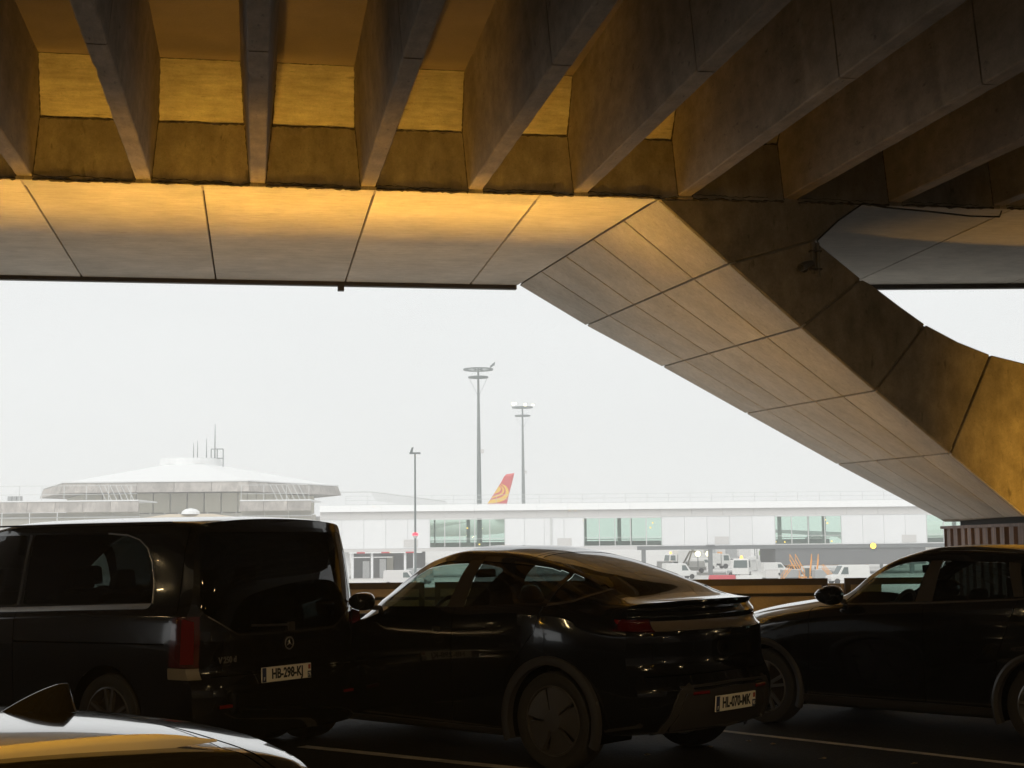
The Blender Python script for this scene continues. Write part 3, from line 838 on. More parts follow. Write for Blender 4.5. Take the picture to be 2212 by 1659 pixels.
def number_plate(root, x, y, z, txt, tail, tilt=0.0, wd=.52, yaw=0.0, hh=.0575):
    o = bevel(MB().box(0, .012, -wd / 2, wd / 2, -hh, hh).build('number_plate', M['plate'], root), .004)
    o.location = (x, y, z); o.rotation_euler = (0, -tilt, yaw)
    R = Matrix(((0, 0, 1), (1, 0, 0), (0, 1, 0))).to_euler()
    MB().box(.0125, .0138, -wd / 2 + .004, -wd / 2 + .046, -hh + .004, hh - .004).build('blue_band', M['band'], o)
    text_obj('F', .036, o, (.0142, -wd / 2 + .025, -.030), R, M['plate'], bold=.0004)
    text_obj(txt, .103, o, (.013, .004, 0), R, M['ink'], bold=.0034, sx=.74 * wd / .52)
    MB().box(.0125, .0138, wd / 2 - .046, wd / 2 - .004, -hh + .004, -.004).build('blue_band', M['band'], o)
    text_obj(tail, .040, o, (.0142, wd / 2 - .025, -.030), R, M['plate'], bold=.0006, sx=.85)
    MB().box(.0125, .0138, wd / 2 - .038, wd / 2 - .012, .012, hh - .012).build('region_mark', M['orange_mark'], o)
    return o
def rect_strip(pts, w):
    """thin closed outline along an open line, for shut lines and trim strips"""
    A = []; B = []
    for i, p in enumerate(pts):
        a = Vector(pts[max(i - 1, 0)]); b = Vector(pts[min(i + 1, len(pts) - 1)]); d = (b - a).normalized(); n = Vector((-d.y, d.x)) * w / 2
        A.append(tuple(Vector(p) + n)); B.append(tuple(Vector(p) - n))
    return A + B[::-1]
def seam(bm, ax, pts, test, w=.007, depth=.008):
    """shut line: a narrow groove pressed into the skin"""
    for a, b in zip(pts, pts[1:]):
        fs = carve(bm, ax, rect_strip([a, b], w), test)
        for f in fs: f.material_index = 1

# ------------------------------------------------------------------ black hatchback (fastback) in the middle
def car_pose(alpha, wheel_px, zc, loc0, label, name):
    # find the deck position of the wheel seen at wheel_px
    p = at_z(wheel_px[0], wheel_px[1], zc); a = rad(alpha)
    r = Vector((math.cos(a), -math.sin(a), 0)); n = Vector((math.sin(a), math.cos(a), 0))
    o = p - r * loc0[0] - n * loc0[1]
    return thing(name, label, 'car', (o.x, o.y, 0), -a)

C = car_pose(42, (1191.6, 1557), .360, (3.80, -.93), 'black fastback hatchback in the middle, seen from its rear left corner', 'hatchback_car')
sp = dict(L=4.78, bow=(.26, .50), bowp=2.4,
    top=[(0, .70), (.15, .80), (.6, .93), (1.2, 1.06), (1.7, 1.38), (2.1, 1.565), (2.5, 1.640), (2.9, 1.634), (3.4, 1.568), (3.9, 1.452), (4.2, 1.36), (4.45, 1.272), (4.62, 1.235), (4.78, 1.232)],
    shz=[(0, .62), (.3, .78), (1.2, 1.0), (1.9, 1.125), (2.8, 1.145), (3.7, 1.19), (4.1, 1.185), (4.5, 1.12), (4.78, 1.085)],
    rz=[(0, .66), (.3, .80), (1.2, 1.02), (1.7, 1.34), (2.1, 1.51), (2.5, 1.575), (2.9, 1.57), (3.4, 1.505), (3.9, 1.395), (4.2, 1.31), (4.45, 1.24), (4.78, 1.205)],
    hw=[(0, .70), (.15, .82), (.5, .91), (.9, .95), (2, .945), (3, .95), (3.8, .965), (4.3, .945), (4.6, .91), (4.78, .88)],
    rw=[(0, .5), (.3, .68), (1.2, .72), (1.7, .67), (2.1, .62), (2.6, .60), (3.4, .58), (4.0, .62), (4.4, .70), (4.78, .77)],
    bot=[(0, .22), (.4, .19), (1, .2), (3.8, .2), (4.4, .25), (4.78, .31)],
    xr=[(.2, 4.66), (.33, 4.72), (.45, 4.775), (.60, 4.78), (.68, 4.74), (.80, 4.70), (.95, 4.70), (1.00, 4.70), (1.03, 4.66), (1.09, 4.635), (1.12, 4.64), (1.18, 4.60), (1.235, 4.66)],
    xf=[(.2, .12), (.4, 0), (.6, 0), (.75, .05), (1.3, .3)])
YMIN[0] = .585
bm, xr, xf = build_body(sp, 96, 4, 24)
arch_cut(bm, 3.80, .36, .415); arch_cut(bm, .90, .36, .40)
wins = [('front_window', [(1.90, 1.145), (2.70, 1.163), (2.73, 1.512), (2.42, 1.515), (2.15, 1.40)], 'g_front', [.05, .02, .03, .10, .15]),
        ('rear_door_window', [(2.885, 1.168), (3.70, 1.212), (3.70, 1.436), (3.35, 1.485), (2.865, 1.515)], 'g_mid', [.02, .02, .02, .2, .02]),
        ('quarter_window', [(3.745, 1.216), (3.92, 1.245), (4.15, 1.335), (4.05, 1.355), (3.745, 1.428)], 'g_priv', [.02, .1, .03, .03, .02])]
for nm, poly, g, r in wins:
    rp = roundpoly(poly, r, 3)
    both(bm, rp, lambda fs, l, nm=nm, g=g: part(take(bm, fs, -.006), nm, M[g], C))
both(bm, [(2.705, 1.16), (2.88, 1.165), (2.86, 1.52), (2.735, 1.52)], lambda fs, l: part(take(bm, fs, .001), 'pillar_trim', M['pillar'], C))
both(bm, rect_strip([(3.75, 1.195), (3.95, 1.225), (4.19, 1.338), (4.06, 1.375), (3.75, 1.445)], .018), lambda fs, l: part(take(bm, fs, .003), 'window_trim', M['chrome'], C))
fs = carve(bm, 'z', roundpoly([(1.30, -.62), (1.30, .62), (2.02, .53), (2.02, -.53)], .05, 3), lambda c: c.z > 1.0 and c.x < 2.4)
part(take(bm, fs, -.004), 'windscreen', M['g_front'], C)
fs = carve(bm, 'z', roundpoly([(3.34, -.50), (3.34, .50), (4.36, .59), (4.36, -.59)], .06, 3), lambda c: c.z > 1.15)
part(take(bm, fs, -.003), 'rear_window', M['g_dark'], C)
fs = carve(bm, 'z', roundpoly([(2.12, -.50), (2.12, .50), (3.26, .48), (3.26, -.48)], .05, 3), lambda c: c.z > 1.3)
part(take(bm, fs, -.002), 'roof_glass', M['g_dark'], C)
# light bar, tail lamps, bumper insert
REAR = lambda c: c.x > 4.2
fs = carve(bm, 'x', [(-.66, 1.015), (.66, 1.015), (.66, 1.085), (-.66, 1.085)], REAR)
part(take(bm, fs, .003, .01), 'light_bar', M['bar'], C)
for sd in (-1, 1):
    fs = carve(bm, 'x', [(sd * .67, 1.01), (sd * .96, 1.03), (sd * .96, 1.10), (sd * .67, 1.10)][::sd], lambda c: c.x > 4.36)
    part(take(bm, fs, .004, .012), 'tail_lamp', M['red_dark'], C)
both(bm, roundpoly([(4.36, 1.07), (4.47, 1.072), (4.47, 1.102), (4.335, 1.102)], .01, 2), lambda fs, l: part(take(bm, fs, .006, .01), 'side_lamp', M['red'], C))
fs = carve(bm, 'x', roundpoly([(-.62, .30), (.62, .30), (.50, .60), (-.50, .60)], .06, 3), REAR)
ins = part(take(bm, fs, -.012, -.02), 'bumper_insert', M['plastic'], C)
for sd in (-1, 1):
    q = rect_strip([(sd * .665, .30), (sd * .545, .585), (sd * .46, .625)], .05)
    fs = carve(bm, 'x', q, REAR); part(take(bm, fs, .012, .02), 'bumper_edge', M['plastic'], C)
    fs = carve(bm, 'x', rect_strip([(sd * .46, .565), (sd * .29, .575)], .022), REAR)
fs = carve(bm, 'x', rect_strip([(-.56, .618), (0, .632), (.56, .618)], .016), REAR); part(take(bm, fs, .01, .02), 'bumper_edge', M['plastic'], C)
both(bm, [(1.35, .18), (3.36, .18), (3.36, .265), (1.35, .265)], lambda fs, l: part(take(bm, fs, .012, .02), 'sill', M['plastic'], C))
for sd, T in ((-1, LEFT), (1, RIGHT)):
    seam(bm, 'y', [(2.79, .30), (2.79, 1.15)], T); seam(bm, 'y', [(1.62, .30), (1.62, 1.06)], T)
    seam(bm, 'y', [(3.40, .72), (3.66, 1.0), (3.72, 1.19)], T); seam(bm, 'y', [(3.34, .3), (3.36, .62), (3.40, .72)], T)
seam(bm, 'x', [(-.78, .70), (0, .71), (.78, .70)], REAR)
seam(bm, 'z', [(3.30, -.52), (3.30, .52)], lambda c: c.z > 1.3)
finish_body(bm, C)
for sd in (-1, 1):
    o = bevel(MB().box(0, .006, -.085, .085, -.011, .011).build('reflector', M['red'], C), .003)
    o.location = (xr(.575, .38) + .006, sd * .385, .575); o.rotation_euler = (0, 0, -sd * rad(-9))
    mirror_pod(C, 1.86, sd * .93, 1.19, sd)
    for x in (3.80, .90): wheel(C, x, sd * .93, .358, .258, .25, 'aero')
for x, r in ((3.80, .415), (.90, .40)):
    arch_liner(C, x, .36, r, .95); arch_trim(C, x, .36, r, .957 if x > 2 else .945, .055)
interior(C, 1.95, 1.07, .74, [(2.60, -.37, .45, .62), (2.60, .37, .45, .62), (3.45, -.42, .5, .58), (3.45, .40, .5, .58), (3.45, 0, .48, .5)], xm=2.28, zm=1.40)
number_plate(C, 4.785, -.01, .487, 'HL-070-MK', '95', rad(-4))
text_obj('F', .01, C, (4.70, -.3, .95), (0, 0, 0), M['plastic']).name = 'badge' if False else 'badge'
bpy.data.objects.remove([o for o in kids(C) if o.name.startswith('badge')][0])

# ------------------------------------------------------------------ black van on the left
a34 = rad(34); p = at_y(430, 1300, 11.0)
r_ = Vector((math.cos(a34), -math.sin(a34), 0)); n_ = Vector((math.sin(a34), math.cos(a34), 0))
o_ = p - r_ * 5.08 + n_ * .93
N = thing('passenger_van', 'black high-roofed passenger van on the left with a white plate on its tailgate', 'van', (o_.x, o_.y, 0), -a34)
sp = dict(L=5.14, bow=(.10, .5), bowp=6.0,
    top=[(0, .90), (.12, 1.00), (.7, 1.14), (1.05, 1.24), (1.75, 1.72), (2.1, 1.845), (2.6, 1.885), (3.5, 1.895), (4.6, 1.89), (5.0, 1.878), (5.14, 1.865)],
    shz=[(0, .8), (.3, .98), (1.2, 1.10), (2.7, 1.15), (4.6, 1.205), (5.14, 1.21)],
    rz=[(0, .86), (.7, 1.10), (1.05, 1.20), (1.75, 1.66), (2.1, 1.785), (2.6, 1.83), (4.7, 1.835), (5.0, 1.825), (5.14, 1.81)],
    hw=[(0, .75), (.2, .88), (.6, .95), (1, .962), (4.7, .962), (5.0, .962), (5.14, .95)],
    rw=[(0, .6), (1.05, .76), (2, .80), (2.6, .83), (4.7, .83), (5.0, .82), (5.14, .80)],
    bot=[(0, .24), (.4, .2), (4.6, .19), (5.14, .22)],
    xr=[(.2, 5.09), (.36, 5.15), (.62, 5.15), (.72, 5.10), (.95, 5.11), (1.05, 5.10), (1.3, 5.07), (1.55, 5.03), (1.75, 4.985), (1.87, 4.97)],
    xf=[(.2, .10), (.5, 0), (.7, .02), (1.0, .12), (1.9, .5)])
YMIN[0] = .76
bm, xr, xf = build_body(sp, 90, 4, 24)
arch_cut(bm, 4.10, .35, .405); arch_cut(bm, .92, .35, .40)
wins = [('front_window', [(1.32, 1.13), (2.02, 1.165), (2.06, 1.70), (1.92, 1.69), (1.55, 1.42)], 'g_front', [.05, .04, .05, .1, .1]),
        ('sliding_door_window', [(2.12, 1.17), (2.965, 1.195), (3.03, 1.755), (2.17, 1.745)], 'g_mid', .05),
        ('quarter_window', [(3.045, 1.198), (4.565, 1.236), (4.557, 1.40), (4.52, 1.54), (4.46, 1.635), (4.36, 1.70), (4.22, 1.735), (4.0, 1.75), (3.11, 1.757)], 'g_priv', [.03, .02, .05, .05, .05, .05, .05, .05, .03])]
for nm, poly, g, r in wins:
    both(bm, roundpoly(poly, r, 3), lambda fs, l, nm=nm, g=g: part(take(bm, fs, -.004), nm, M[g], N))
both(bm, rect_strip([(2.995, 1.196), (3.07, 1.757)], .028), lambda fs, l: part(take(bm, fs, .002), 'pillar_trim', M['pillar'], N))
both(bm, roundpoly([(1.3, 1.085), (4.54, 1.186), (4.57, 1.228), (1.3, 1.12)], [.0, .03, .01, 0], 3), lambda fs, l: part(take(bm, fs, .006, .01), 'window_trim', M['chrome'], N))
both(bm, rect_strip([(4.574, 1.235), (4.566, 1.40), (4.529, 1.545), (4.467, 1.643), (4.365, 1.709), (4.22, 1.745), (4.0, 1.759)], .010), lambda fs, l: part(take(bm, fs, .004, .006), 'window_seal', M['chrome'], N))
REAR = lambda c: c.x > 4.7
rg = roundpoly([(-.80, 1.76), (-.855, 1.17), (-.57, 1.005), (.57, 1.005), (.855, 1.17), (.80, 1.76)], [.05, .06, .08, .08, .06, .05], 4)
tr_pts = [(-.80, 1.135), (-.60, 1.015), (-.54, .988), (-.3, .982), (0, .98), (.3, .982), (.54, .988), (.60, 1.015), (.80, 1.135)]
fs = carve(bm, 'x', rg, REAR)
part(take(bm, fs, -.003), 'rear_window', M['g_dark'], N)
fs = carve(bm, 'x', rect_strip(tr_pts, .016), REAR)
part(take(bm, fs, .006, .01), 'tailgate_trim', M['chrome'], N)
for T in (LEFT, RIGHT):
    fs = carve(bm, 'y', roundpoly([(4.80, .765), (5.3, .765), (5.3, 1.135), (4.83, 1.135)], [.02, 0, 0, .04], 3), lambda c: T(c) and abs(c.y) > .885)
    nb = take(bm, fs, .004, .012)
    lamp = part(nb, 'tail_lamp', M['red_dark'], N)
    fs = carve(bm, 'y', roundpoly([(4.79, .675), (5.3, .675), (5.3, .758), (4.79, .758)], .01, 2), lambda c: T(c) and abs(c.y) > .885)
    part(take(bm, fs, .004, .012), 'reversing_lamp', M['clear'], N)
    s_ = -1 if T is LEFT else 1
    MB().hexa([(4.93, s_ * .952, .79), (5.045, s_ * .945, .79), (5.045, s_ * .952, .79), (4.93, s_ * .972, .79), (4.94, s_ * .952, 1.12), (5.04, s_ * .94, 1.10), (5.04, s_ * .95, 1.10), (4.94, s_ * .968, 1.12)]).build('lamp_strip', M['red'], lamp)
    seam(bm, 'y', [(4.855, 1.15), (4.862, 1.6), (4.875, 1.80)], T, .008); seam(bm, 'y', [(3.0, .3), (2.99, 1.17)], T); seam(bm, 'y', [(2.06, .3), (2.07, 1.13)], T); seam(bm, 'y', [(1.25, .3), (1.25, 1.07)], T)
    seam(bm, 'y', [(3.0, .905), (4.75, .930)], T, .012)
seam(bm, 'x', [(-.80, .69), (.80, .69)], REAR); 
finish_body(bm, N)
for sd in (-1, 1):
    MB().tube([(2.3, sd * .845, 1.828), (3.4, sd * .85, 1.835), (4.7, sd * .848, 1.837)], .008, 6).build('roof_gutter', M['plastic'], N)
    mirror_pod(N, 1.38, sd * .95, 1.16, sd, 1.15)
    for x in (4.10, .92): wheel(N, x, sd * .93, .345, .245, .24, 'dark')
    bevel(MB().box(2.2, 2.38, sd * .96 - .015, sd * .96 + .015, .985, 1.01).build('door_handle', M['chrome'], N), .006)
for x in (4.10, .92): arch_liner(N, x, .35, .405, .95)
interior(N, 1.65, 1.15, .76, [(2.05, -.45, .62, .66), (2.05, .45, .62, .66), (3.0, -.45, .62, .66), (3.0, .0, .62, .64), (3.0, .45, .62, .66), (4.0, -.45, .62, .66), (4.0, .0, .62, .64), (4.0, .45, .62, .66)], xm=1.95, zm=1.62)
number_plate(N, xr(.66, 0) + .02, -.07, .672, 'HB-298-KJ', '75', rad(2), .56)
R_ = Matrix(((0, 0, 1), (1, 0, 0), (0, 1, 0))).to_euler()
em = MB(); p = []
for k in range(29): a = 2 * math.pi * k / 28; p.append((0, .046 * math.cos(a), .046 * math.sin(a)))
em.tube(p, .0052, 6, False)
for k in range(3):
    a = rad(90 + 120 * k); tip = Vector((.002, .044 * math.cos(a), .044 * math.sin(a))); sdv = Vector((0, -math.sin(a), math.cos(a))) * .008
    em.add([tip, sdv, -sdv, Vector((.007, 0, 0))], [(0, 1, 3), (0, 3, 2), (0, 2, 1)])
o = em.build('emblem', M['badge'], N); o.location = (xr(.90, 0) + .012, .0, .895)
text_obj('V 250 d', .062, N, (xr(.80, .66) + .022, -.66, .808), (R_[0], R_[1], R_[2] + rad(3)), M['badge'], 'model_lettering', .002, .0016)
MB().tube([(5.105, .02, 1.035), (5.10, -.40, 1.05)], .008).box(5.085, 5.125, .0, .06, .99, 1.055).build('rear_wiper', M['plastic'], N)
for sd in (-1, 1):
    o = bevel(MB().box(0, .01, -.08, .08, -.014, .014).build('reflector', M['red'], N), .004); o.location = (xr(.47, .7) + .0, sd * .68, .47)

# ------------------------------------------------------------------ black crossover on the right
p = at_y(1647, 1484, 13.65); aa = rad(45)
r_ = Vector((math.cos(aa), -math.sin(aa), 0)); n_ = Vector((math.sin(aa), math.cos(aa), 0)); o_ = p - r_ * .88 + n_ * .90
K = thing('crossover_car', 'black crossover with roof rails on the right, bonnet towards the middle car', 'car', (o_.x, o_.y, 0), -aa)
sp = dict(L=4.36, bow=(.20, .42), bowp=3.0,
    top=[(0, .82), (.12, .92), (.5, 1.035), (1.0, 1.115), (1.36, 1.165), (1.75, 1.385), (2.1, 1.535), (2.4, 1.587), (2.8, 1.60), (3.3, 1.585), (3.8, 1.54), (4.1, 1.49), (4.36, 1.42)],
    shz=[(0, .74), (.3, .90), (1.0, 1.02), (1.45, 1.06), (2.5, 1.12), (3.4, 1.17), (4.1, 1.22), (4.36, 1.2)],
    rz=[(0, .78), (.3, .95), (1.0, 1.075), (1.4, 1.14), (1.75, 1.335), (2.1, 1.475), (2.4, 1.525), (2.8, 1.535), (3.3, 1.515), (3.8, 1.46), (4.1, 1.41), (4.36, 1.36)],
    hw=[(0, .72), (.15, .82), (.5, .89), (.9, .915), (2, .905), (3.55, .92), (4.1, .90), (4.36, .84)],
    rw=[(0, .5), (.4, .66), (1.3, .72), (1.75, .69), (2.2, .66), (3.0, .65), (3.8, .63), (4.36, .60)],
    bot=[(0, .26), (.4, .2), (1, .2), (3.6, .21), (4.36, .32)],
    xr=[(.3, 4.28), (.5, 4.36), (.75, 4.36), (.95, 4.30), (1.15, 4.26), (1.42, 4.10)],
    xf=[(.2, .10), (.5, 0), (.75, .02), (.95, .10), (1.5, .3)])
YMIN[0] = .60
bm, xr, xf = build_body(sp, 84, 4, 20)
arch_cut(bm, .88, .335, .395); arch_cut(bm, 3.55, .335, .395)
wins = [('front_window', [(1.70, 1.105), (2.42, 1.130), (2.50, 1.462), (2.25, 1.452), (1.98, 1.345)], 'g_front', [.05, .02, .03, .1, .1]),
        ('rear_door_window', [(2.60, 1.138), (3.31, 1.182), (3.19, 1.455), (2.63, 1.468)], 'g_mid', [.02, .04, .04, .02]),
        ('quarter_window', [(3.42, 1.192), (3.78, 1.245), (3.66, 1.385), (3.31, 1.442)], 'g_priv', .03)]
for nm, poly, g, r in wins:
    both(bm, roundpoly(poly, r, 3), lambda fs, l, nm=nm, g=g: part(take(bm, fs, -.004), nm, M[g], K))
both(bm, [(2.43, 1.128), (2.592, 1.136), (2.622, 1.472), (2.512, 1.468)], lambda fs, l: part(take(bm, fs, .001), 'pillar_trim', M['pillar'], K))
both(bm, [(3.322, 1.184), (3.408, 1.190), (3.30, 1.446), (3.202, 1.458)], lambda fs, l: part(take(bm, fs, .001), 'rear_pillar_trim', M['pillar'], K))
both(bm, [(1.46, 1.062), (1.70, 1.082), (2.45, 1.108), (3.35, 1.158), (3.8, 1.215), (3.8, 1.232), (3.35, 1.172), (2.45, 1.122), (1.70, 1.096), (1.46, 1.076)], lambda fs, l: part(take(bm, fs, .005, .01), 'belt_trim', M['chrome'], K))
fs = carve(bm, 'z', roundpoly([(1.45, -.60), (1.45, .60), (2.06, .54), (2.06, -.54)], .05, 3), lambda c: c.z > 1.1 and c.x < 2.4)
part(take(bm, fs, -.004), 'windscreen', M['g_front'], K)
fs = carve(bm, 'x', roundpoly([(-.52, 1.15), (.52, 1.15), (.46, 1.34), (-.46, 1.34)], .05, 3), lambda c: c.x > 4.0)
part(take(bm, fs, -.003), 'rear_window', M['g_dark'], K)
for sd, T in ((-1, LEFT), (1, RIGHT)):
    seam(bm, 'y', [(2.51, .3), (2.52, 1.12)], T); seam(bm, 'y', [(1.38, .3), (1.40, 1.05)], T); seam(bm, 'y', [(3.10, .3), (3.18, .72), (3.36, 1.16)], T)
    fs = carve(bm, 'x', roundpoly([(sd * .40, .93), (sd * .82, .93), (sd * .82, 1.06), (sd * .40, 1.06)][::sd], .03, 2), lambda c: c.x > 3.9)
    part(take(bm, fs, .004, .012), 'tail_lamp', M['red_dark'], K)
    fs = carve(bm, 'x', roundpoly([(sd * .42, .72), (sd * .82, .74), (sd * .82, .86), (sd * .45, .82)][::-sd], .03, 2), lambda c: c.x < .5)
    part(take(bm, fs, .004, .012), 'headlamp', M['clear'], K)
both(bm, [(1.3, .19), (3.13, .19), (3.13, .30), (1.3, .30)], lambda fs, l: part(take(bm, fs, .012, .02), 'sill', M['plastic'], K))
finish_body(bm, K)
for sd in (-1, 1):
    MB().tube([(2.38, sd * .60, 1.535), (2.55, sd * .60, 1.566), (2.85, sd * .60, 1.572), (3.2, sd * .59, 1.550), (3.5, sd * .58, 1.512), (3.6, sd * .575, 1.48)], [.008, .013, .014, .014, .012, .008], 8).build('roof_rail', M['pillar'], K, 60)
    mirror_pod(K, 1.70, sd * .90, 1.175, sd, 1.15)
    for x in (.88, 3.55): wheel(K, x, sd * .89, .335, .238, .23, 'alloy')
for x in (.88, 3.55): arch_liner(K, x, .335, .395, .91); arch_trim(K, x, .335, .395, .908, .045)
interior(K, 1.80, 1.055, .70, [(2.55, -.37, .45, .58), (2.55, .37, .45, .58), (3.30, -.40, .48, .56), (3.30, .40, .48, .56)], xm=2.10, zm=1.385)

# ------------------------------------------------------------------ dark estate in the foreground (only its roof is in frame)
fa = rad(-45)
p = Vector((-1.08, 3.60, 0)); r_ = Vector((math.cos(fa), -math.sin(fa), 0)); n_ = Vector((math.sin(fa), math.cos(fa), 0)); o_ = p - r_ * 4.02
G = thing('estate_car', 'dark estate car in the near left corner with shark fin aerial and roof rails', 'car', (o_.x, o_.y, -.13), -fa)
sp = dict(L=4.62, bow=(.20, .42), bowp=3.0,
    top=[(0, .66), (.15, .76), (.6, .86), (1.2, .96), (1.75, 1.26), (2.2, 1.405), (2.7, 1.44), (3.3, 1.445), (3.8, 1.438), (4.05, 1.428), (4.3, 1.41), (4.5, 1.385), (4.62, 1.365)],
    shz=[(0, .6), (.3, .76), (1.2, .92), (2.5, .97), (3.6, 1.0), (4.4, 1.03), (4.62, 1.0)],
    rz=[(0, .62), (.3, .8), (1.2, .94), (1.75, 1.22), (2.2, 1.355), (2.7, 1.39), (3.3, 1.395), (3.8, 1.388), (4.2, 1.37), (4.5, 1.335), (4.62, 1.30)],
    hw=[(0, .72), (.15, .82), (.5, .89), (.9, .92), (3.7, .92), (4.3, .90), (4.62, .84)],
    rw=[(0, .5), (.4, .66), (1.2, .72), (1.75, .68), (2.3, .64), (3.6, .63), (4.3, .60), (4.62, .56)],
    bot=[(0, .22), (.4, .19), (3.8, .2), (4.62, .3)],
    xr=[(.3, 4.55), (.5, 4.62), (.8, 4.60), (1.0, 4.55), (1.2, 4.44), (1.31, 4.37), (1.37, 4.33)],
    xf=[(.2, .10), (.5, 0), (.7, .02), (.9, .12), (1.4, .3)])
YMIN[0] = .58
bm, xr, xf = build_body(sp, 90, 5, 22)
arch_cut(bm, .92, .33, .385); arch_cut(bm, 3.65, .33, .385)
wins = [('front_window', [(1.75, .985), (2.55, 1.0), (2.57, 1.33), (2.25, 1.30), (2.0, 1.19)], 'g_front', .05),
        ('rear_door_window', [(2.66, 1.005), (3.42, 1.02), (3.35, 1.33), (2.67, 1.335)], 'g_mid', .04),
        ('quarter_window', [(3.5, 1.025), (4.05, 1.06), (3.95, 1.27), (3.44, 1.325)], 'g_priv', .04)]
for nm, poly, g, r in wins:
    both(bm, roundpoly(poly, r, 3), lambda fs, l, nm=nm, g=g: part(take(bm, fs, -.004), nm, M[g], G))
fs = carve(bm, 'z', roundpoly([(1.28, -.60), (1.28, .60), (2.08, .52), (2.08, -.52)], .05, 3), lambda c: c.z > .9 and c.x < 2.4)
part(take(bm, fs, -.004), 'windscreen', M['g_front'], G)
fs = carve(bm, 'x', roundpoly([(-.62, 1.03), (.62, 1.03), (.52, 1.27), (-.52, 1.27)], .05, 3), lambda c: c.x > 4.1)
part(take(bm, fs, -.003), 'rear_window', M['g_dark'], G)
TOPF = lambda c: c.z > 1.25
seam(bm, 'z', [(4.11, -.53), (4.115, 0), (4.11, .53)], TOPF, .006)
seam(bm, 'z', [(4.11, -.53), (4.20, -.60)], TOPF, .006); seam(bm, 'z', [(4.11, .53), (4.20, .60)], TOPF, .006)
for T in (LEFT, RIGHT):
    seam(bm, 'y', [(4.11, 1.40), (4.17, 1.36), (4.30, 1.24)], T, .006)
    fs = carve(bm, 'y', roundpoly([(4.2, .80), (4.8, .80), (4.8, .94), (4.15, .94)], .02, 2), lambda c: T(c))
    part(take(bm, fs, .004, .012), 'tail_lamp', M['red_dark'], G)
finish_body(bm, G)
for sd in (-1, 1):
    zt = pch([(2.25, 1.380), (2.45, 1.412), (2.9, 1.424), (3.5, 1.425), (3.80, 1.421), (3.95, 1.411), (4.06, 1.392), (4.10, 1.384)])
    A = []; xs = [2.25 + (4.10 - 2.25) * k / 36 for k in range(37)]
    mb = MB(); m_ = 8; vv = []
    for x in xs:
        e = .85 * min(1, (4.12 - x) / .22, (x - 2.2) / .12); e = max(.08, e)
        for (dy, dz) in ((-.017, -.05), (-.020, -.018), (-.016, -.004), (-.004, .002), (.008, 0), (.015, -.010), (.017, -.03), (.016, -.05)):
            vv.append((x, sd * (.558 - .03 * max(0, (x - 3.4) / .7) ** 2) + sd * -1 * dy * e, zt(x) + dz * e))
    mb.add(vv, [(i * m_ + j, i * m_ + (j + 1) % m_, (i + 1) * m_ + (j + 1) % m_, (i + 1) * m_ + j) for i in range(36) for j in range(m_)])
    mb.build('roof_rail', M['rail_alu'], G, 50)
    mirror_pod(G, 1.72, sd * .91, 1.03, sd)
    for x in (.92, 3.65): wheel(G, x, sd * .90, .33, .235, .22, 'alloy')
for x in (.92, 3.65): arch_liner(G, x, .33, .385, .91)
interior(G, 1.75, .93, .70, [(2.45, -.37, .35, .58), (2.45, .37, .35, .58), (3.3, -.4, .38, .56), (3.3, .4, .38, .56)], xm=2.15, zm=1.25)
# shark fin
fin = MB(); secs = []
fp = pch([(-.19, .0), (-.15, .020), (-.10, .042), (-.05, .059), (-.015, .066), (.0, .066)])
n = 15; rows = []
for k in range(n + 1):
    x = -.19 + .19 * k / n; h = max(.002, fp(x)); wb = .034 * math.sin(math.pi * min(1, (k + .6) / n * .62 + .08)) + .004
    rows.append([(x + .010 * (1 - q) ** 2 * (k / n) ** 3, wb * (1 - q) ** .8 * sd + .0025 * sd * q, h * q) for sd in (-1, 1) for q in ((0, .3, .6, .85, 1) if sd < 0 else (1, .85, .6, .3, 0))])
b = [p for r in rows for p in r]; m_ = 10
fin.add(b, [(i * m_ + j, i * m_ + j + 1, (i + 1) * m_ + j + 1, (i + 1) * m_ + j) for i in range(n) for j in range(m_ - 1)] + [tuple(n * m_ + j for j in range(m_))])
o = fin.build('roof_aerial', M['paint'], G, 85); o.location = (4.03, 0, 1.413)
# ================================================================== ACROSS THE APRON
AZ = -3.8
M['white_wall'] = noisy('white_cladding', (.80, .81, .82), .02, (.4, .4, .4), .5, .002, objvar=.02)
M['white_roof'] = mat('white_roof_sheet', (.80, .81, .81), .5)
M['cornice'] = mat('pale_grey_cornice', (.62, .61, .60), .6)
M['frame'] = mat('pale_aluminium_frame', (.62, .63, .62), .4)
M['beam'] = mat('grey_steel_beam', (.16, .17, .175), .6)
M['grey_wall'] = noisy('grey_sheet_wall', (.17, .175, .18), .06, (.5, .5, .5), .6, .004)
M['conc_far'] = noisy('weathered_grey_concrete', (.42, .39, .36), .22, (.25, .25, .25), .9, .02, streak=(1.2, 1.2, .15))
M['cream'] = noisy('cream_panel', (.52, .50, .41), .08, (.3, .3, .3), .7, .004)
M['beige'] = mat('beige_wall', (.45, .43, .37), .8)
M['green_glass'] = glass('pale_green_glass', (.82, .93, .87))
M['pole'] = mat('painted_grey_pole', (.15, .175, .175), .5)
M['veh_white'] = mat('white_vehicle_paint', (.70, .70, .68), .3, coat=.4)
M['veh_grey'] = mat('grey_vehicle_paint', (.34, .35, .35), .4)
M['veh_glass'] = mat('vehicle_window', (.09, .12, .115), .1)
M['veh_orange'] = mat('orange_equipment_paint', (.80, .33, .03), .5)
M['veh_red'] = mat('red_barrier_plastic', (.55, .05, .07), .5)
M['veh_blue'] = mat('dark_blue_paint', (.06, .09, .17), .5)
M['beacon'] = mat('amber_beacon', (.8, .4, .05), .3, emit=(1, .55, .08), es=2.2)
M['white_lamp'] = mat('white_work_lamp', (.9, .9, .8), .3, emit=(1, .92, .55), es=3.2)
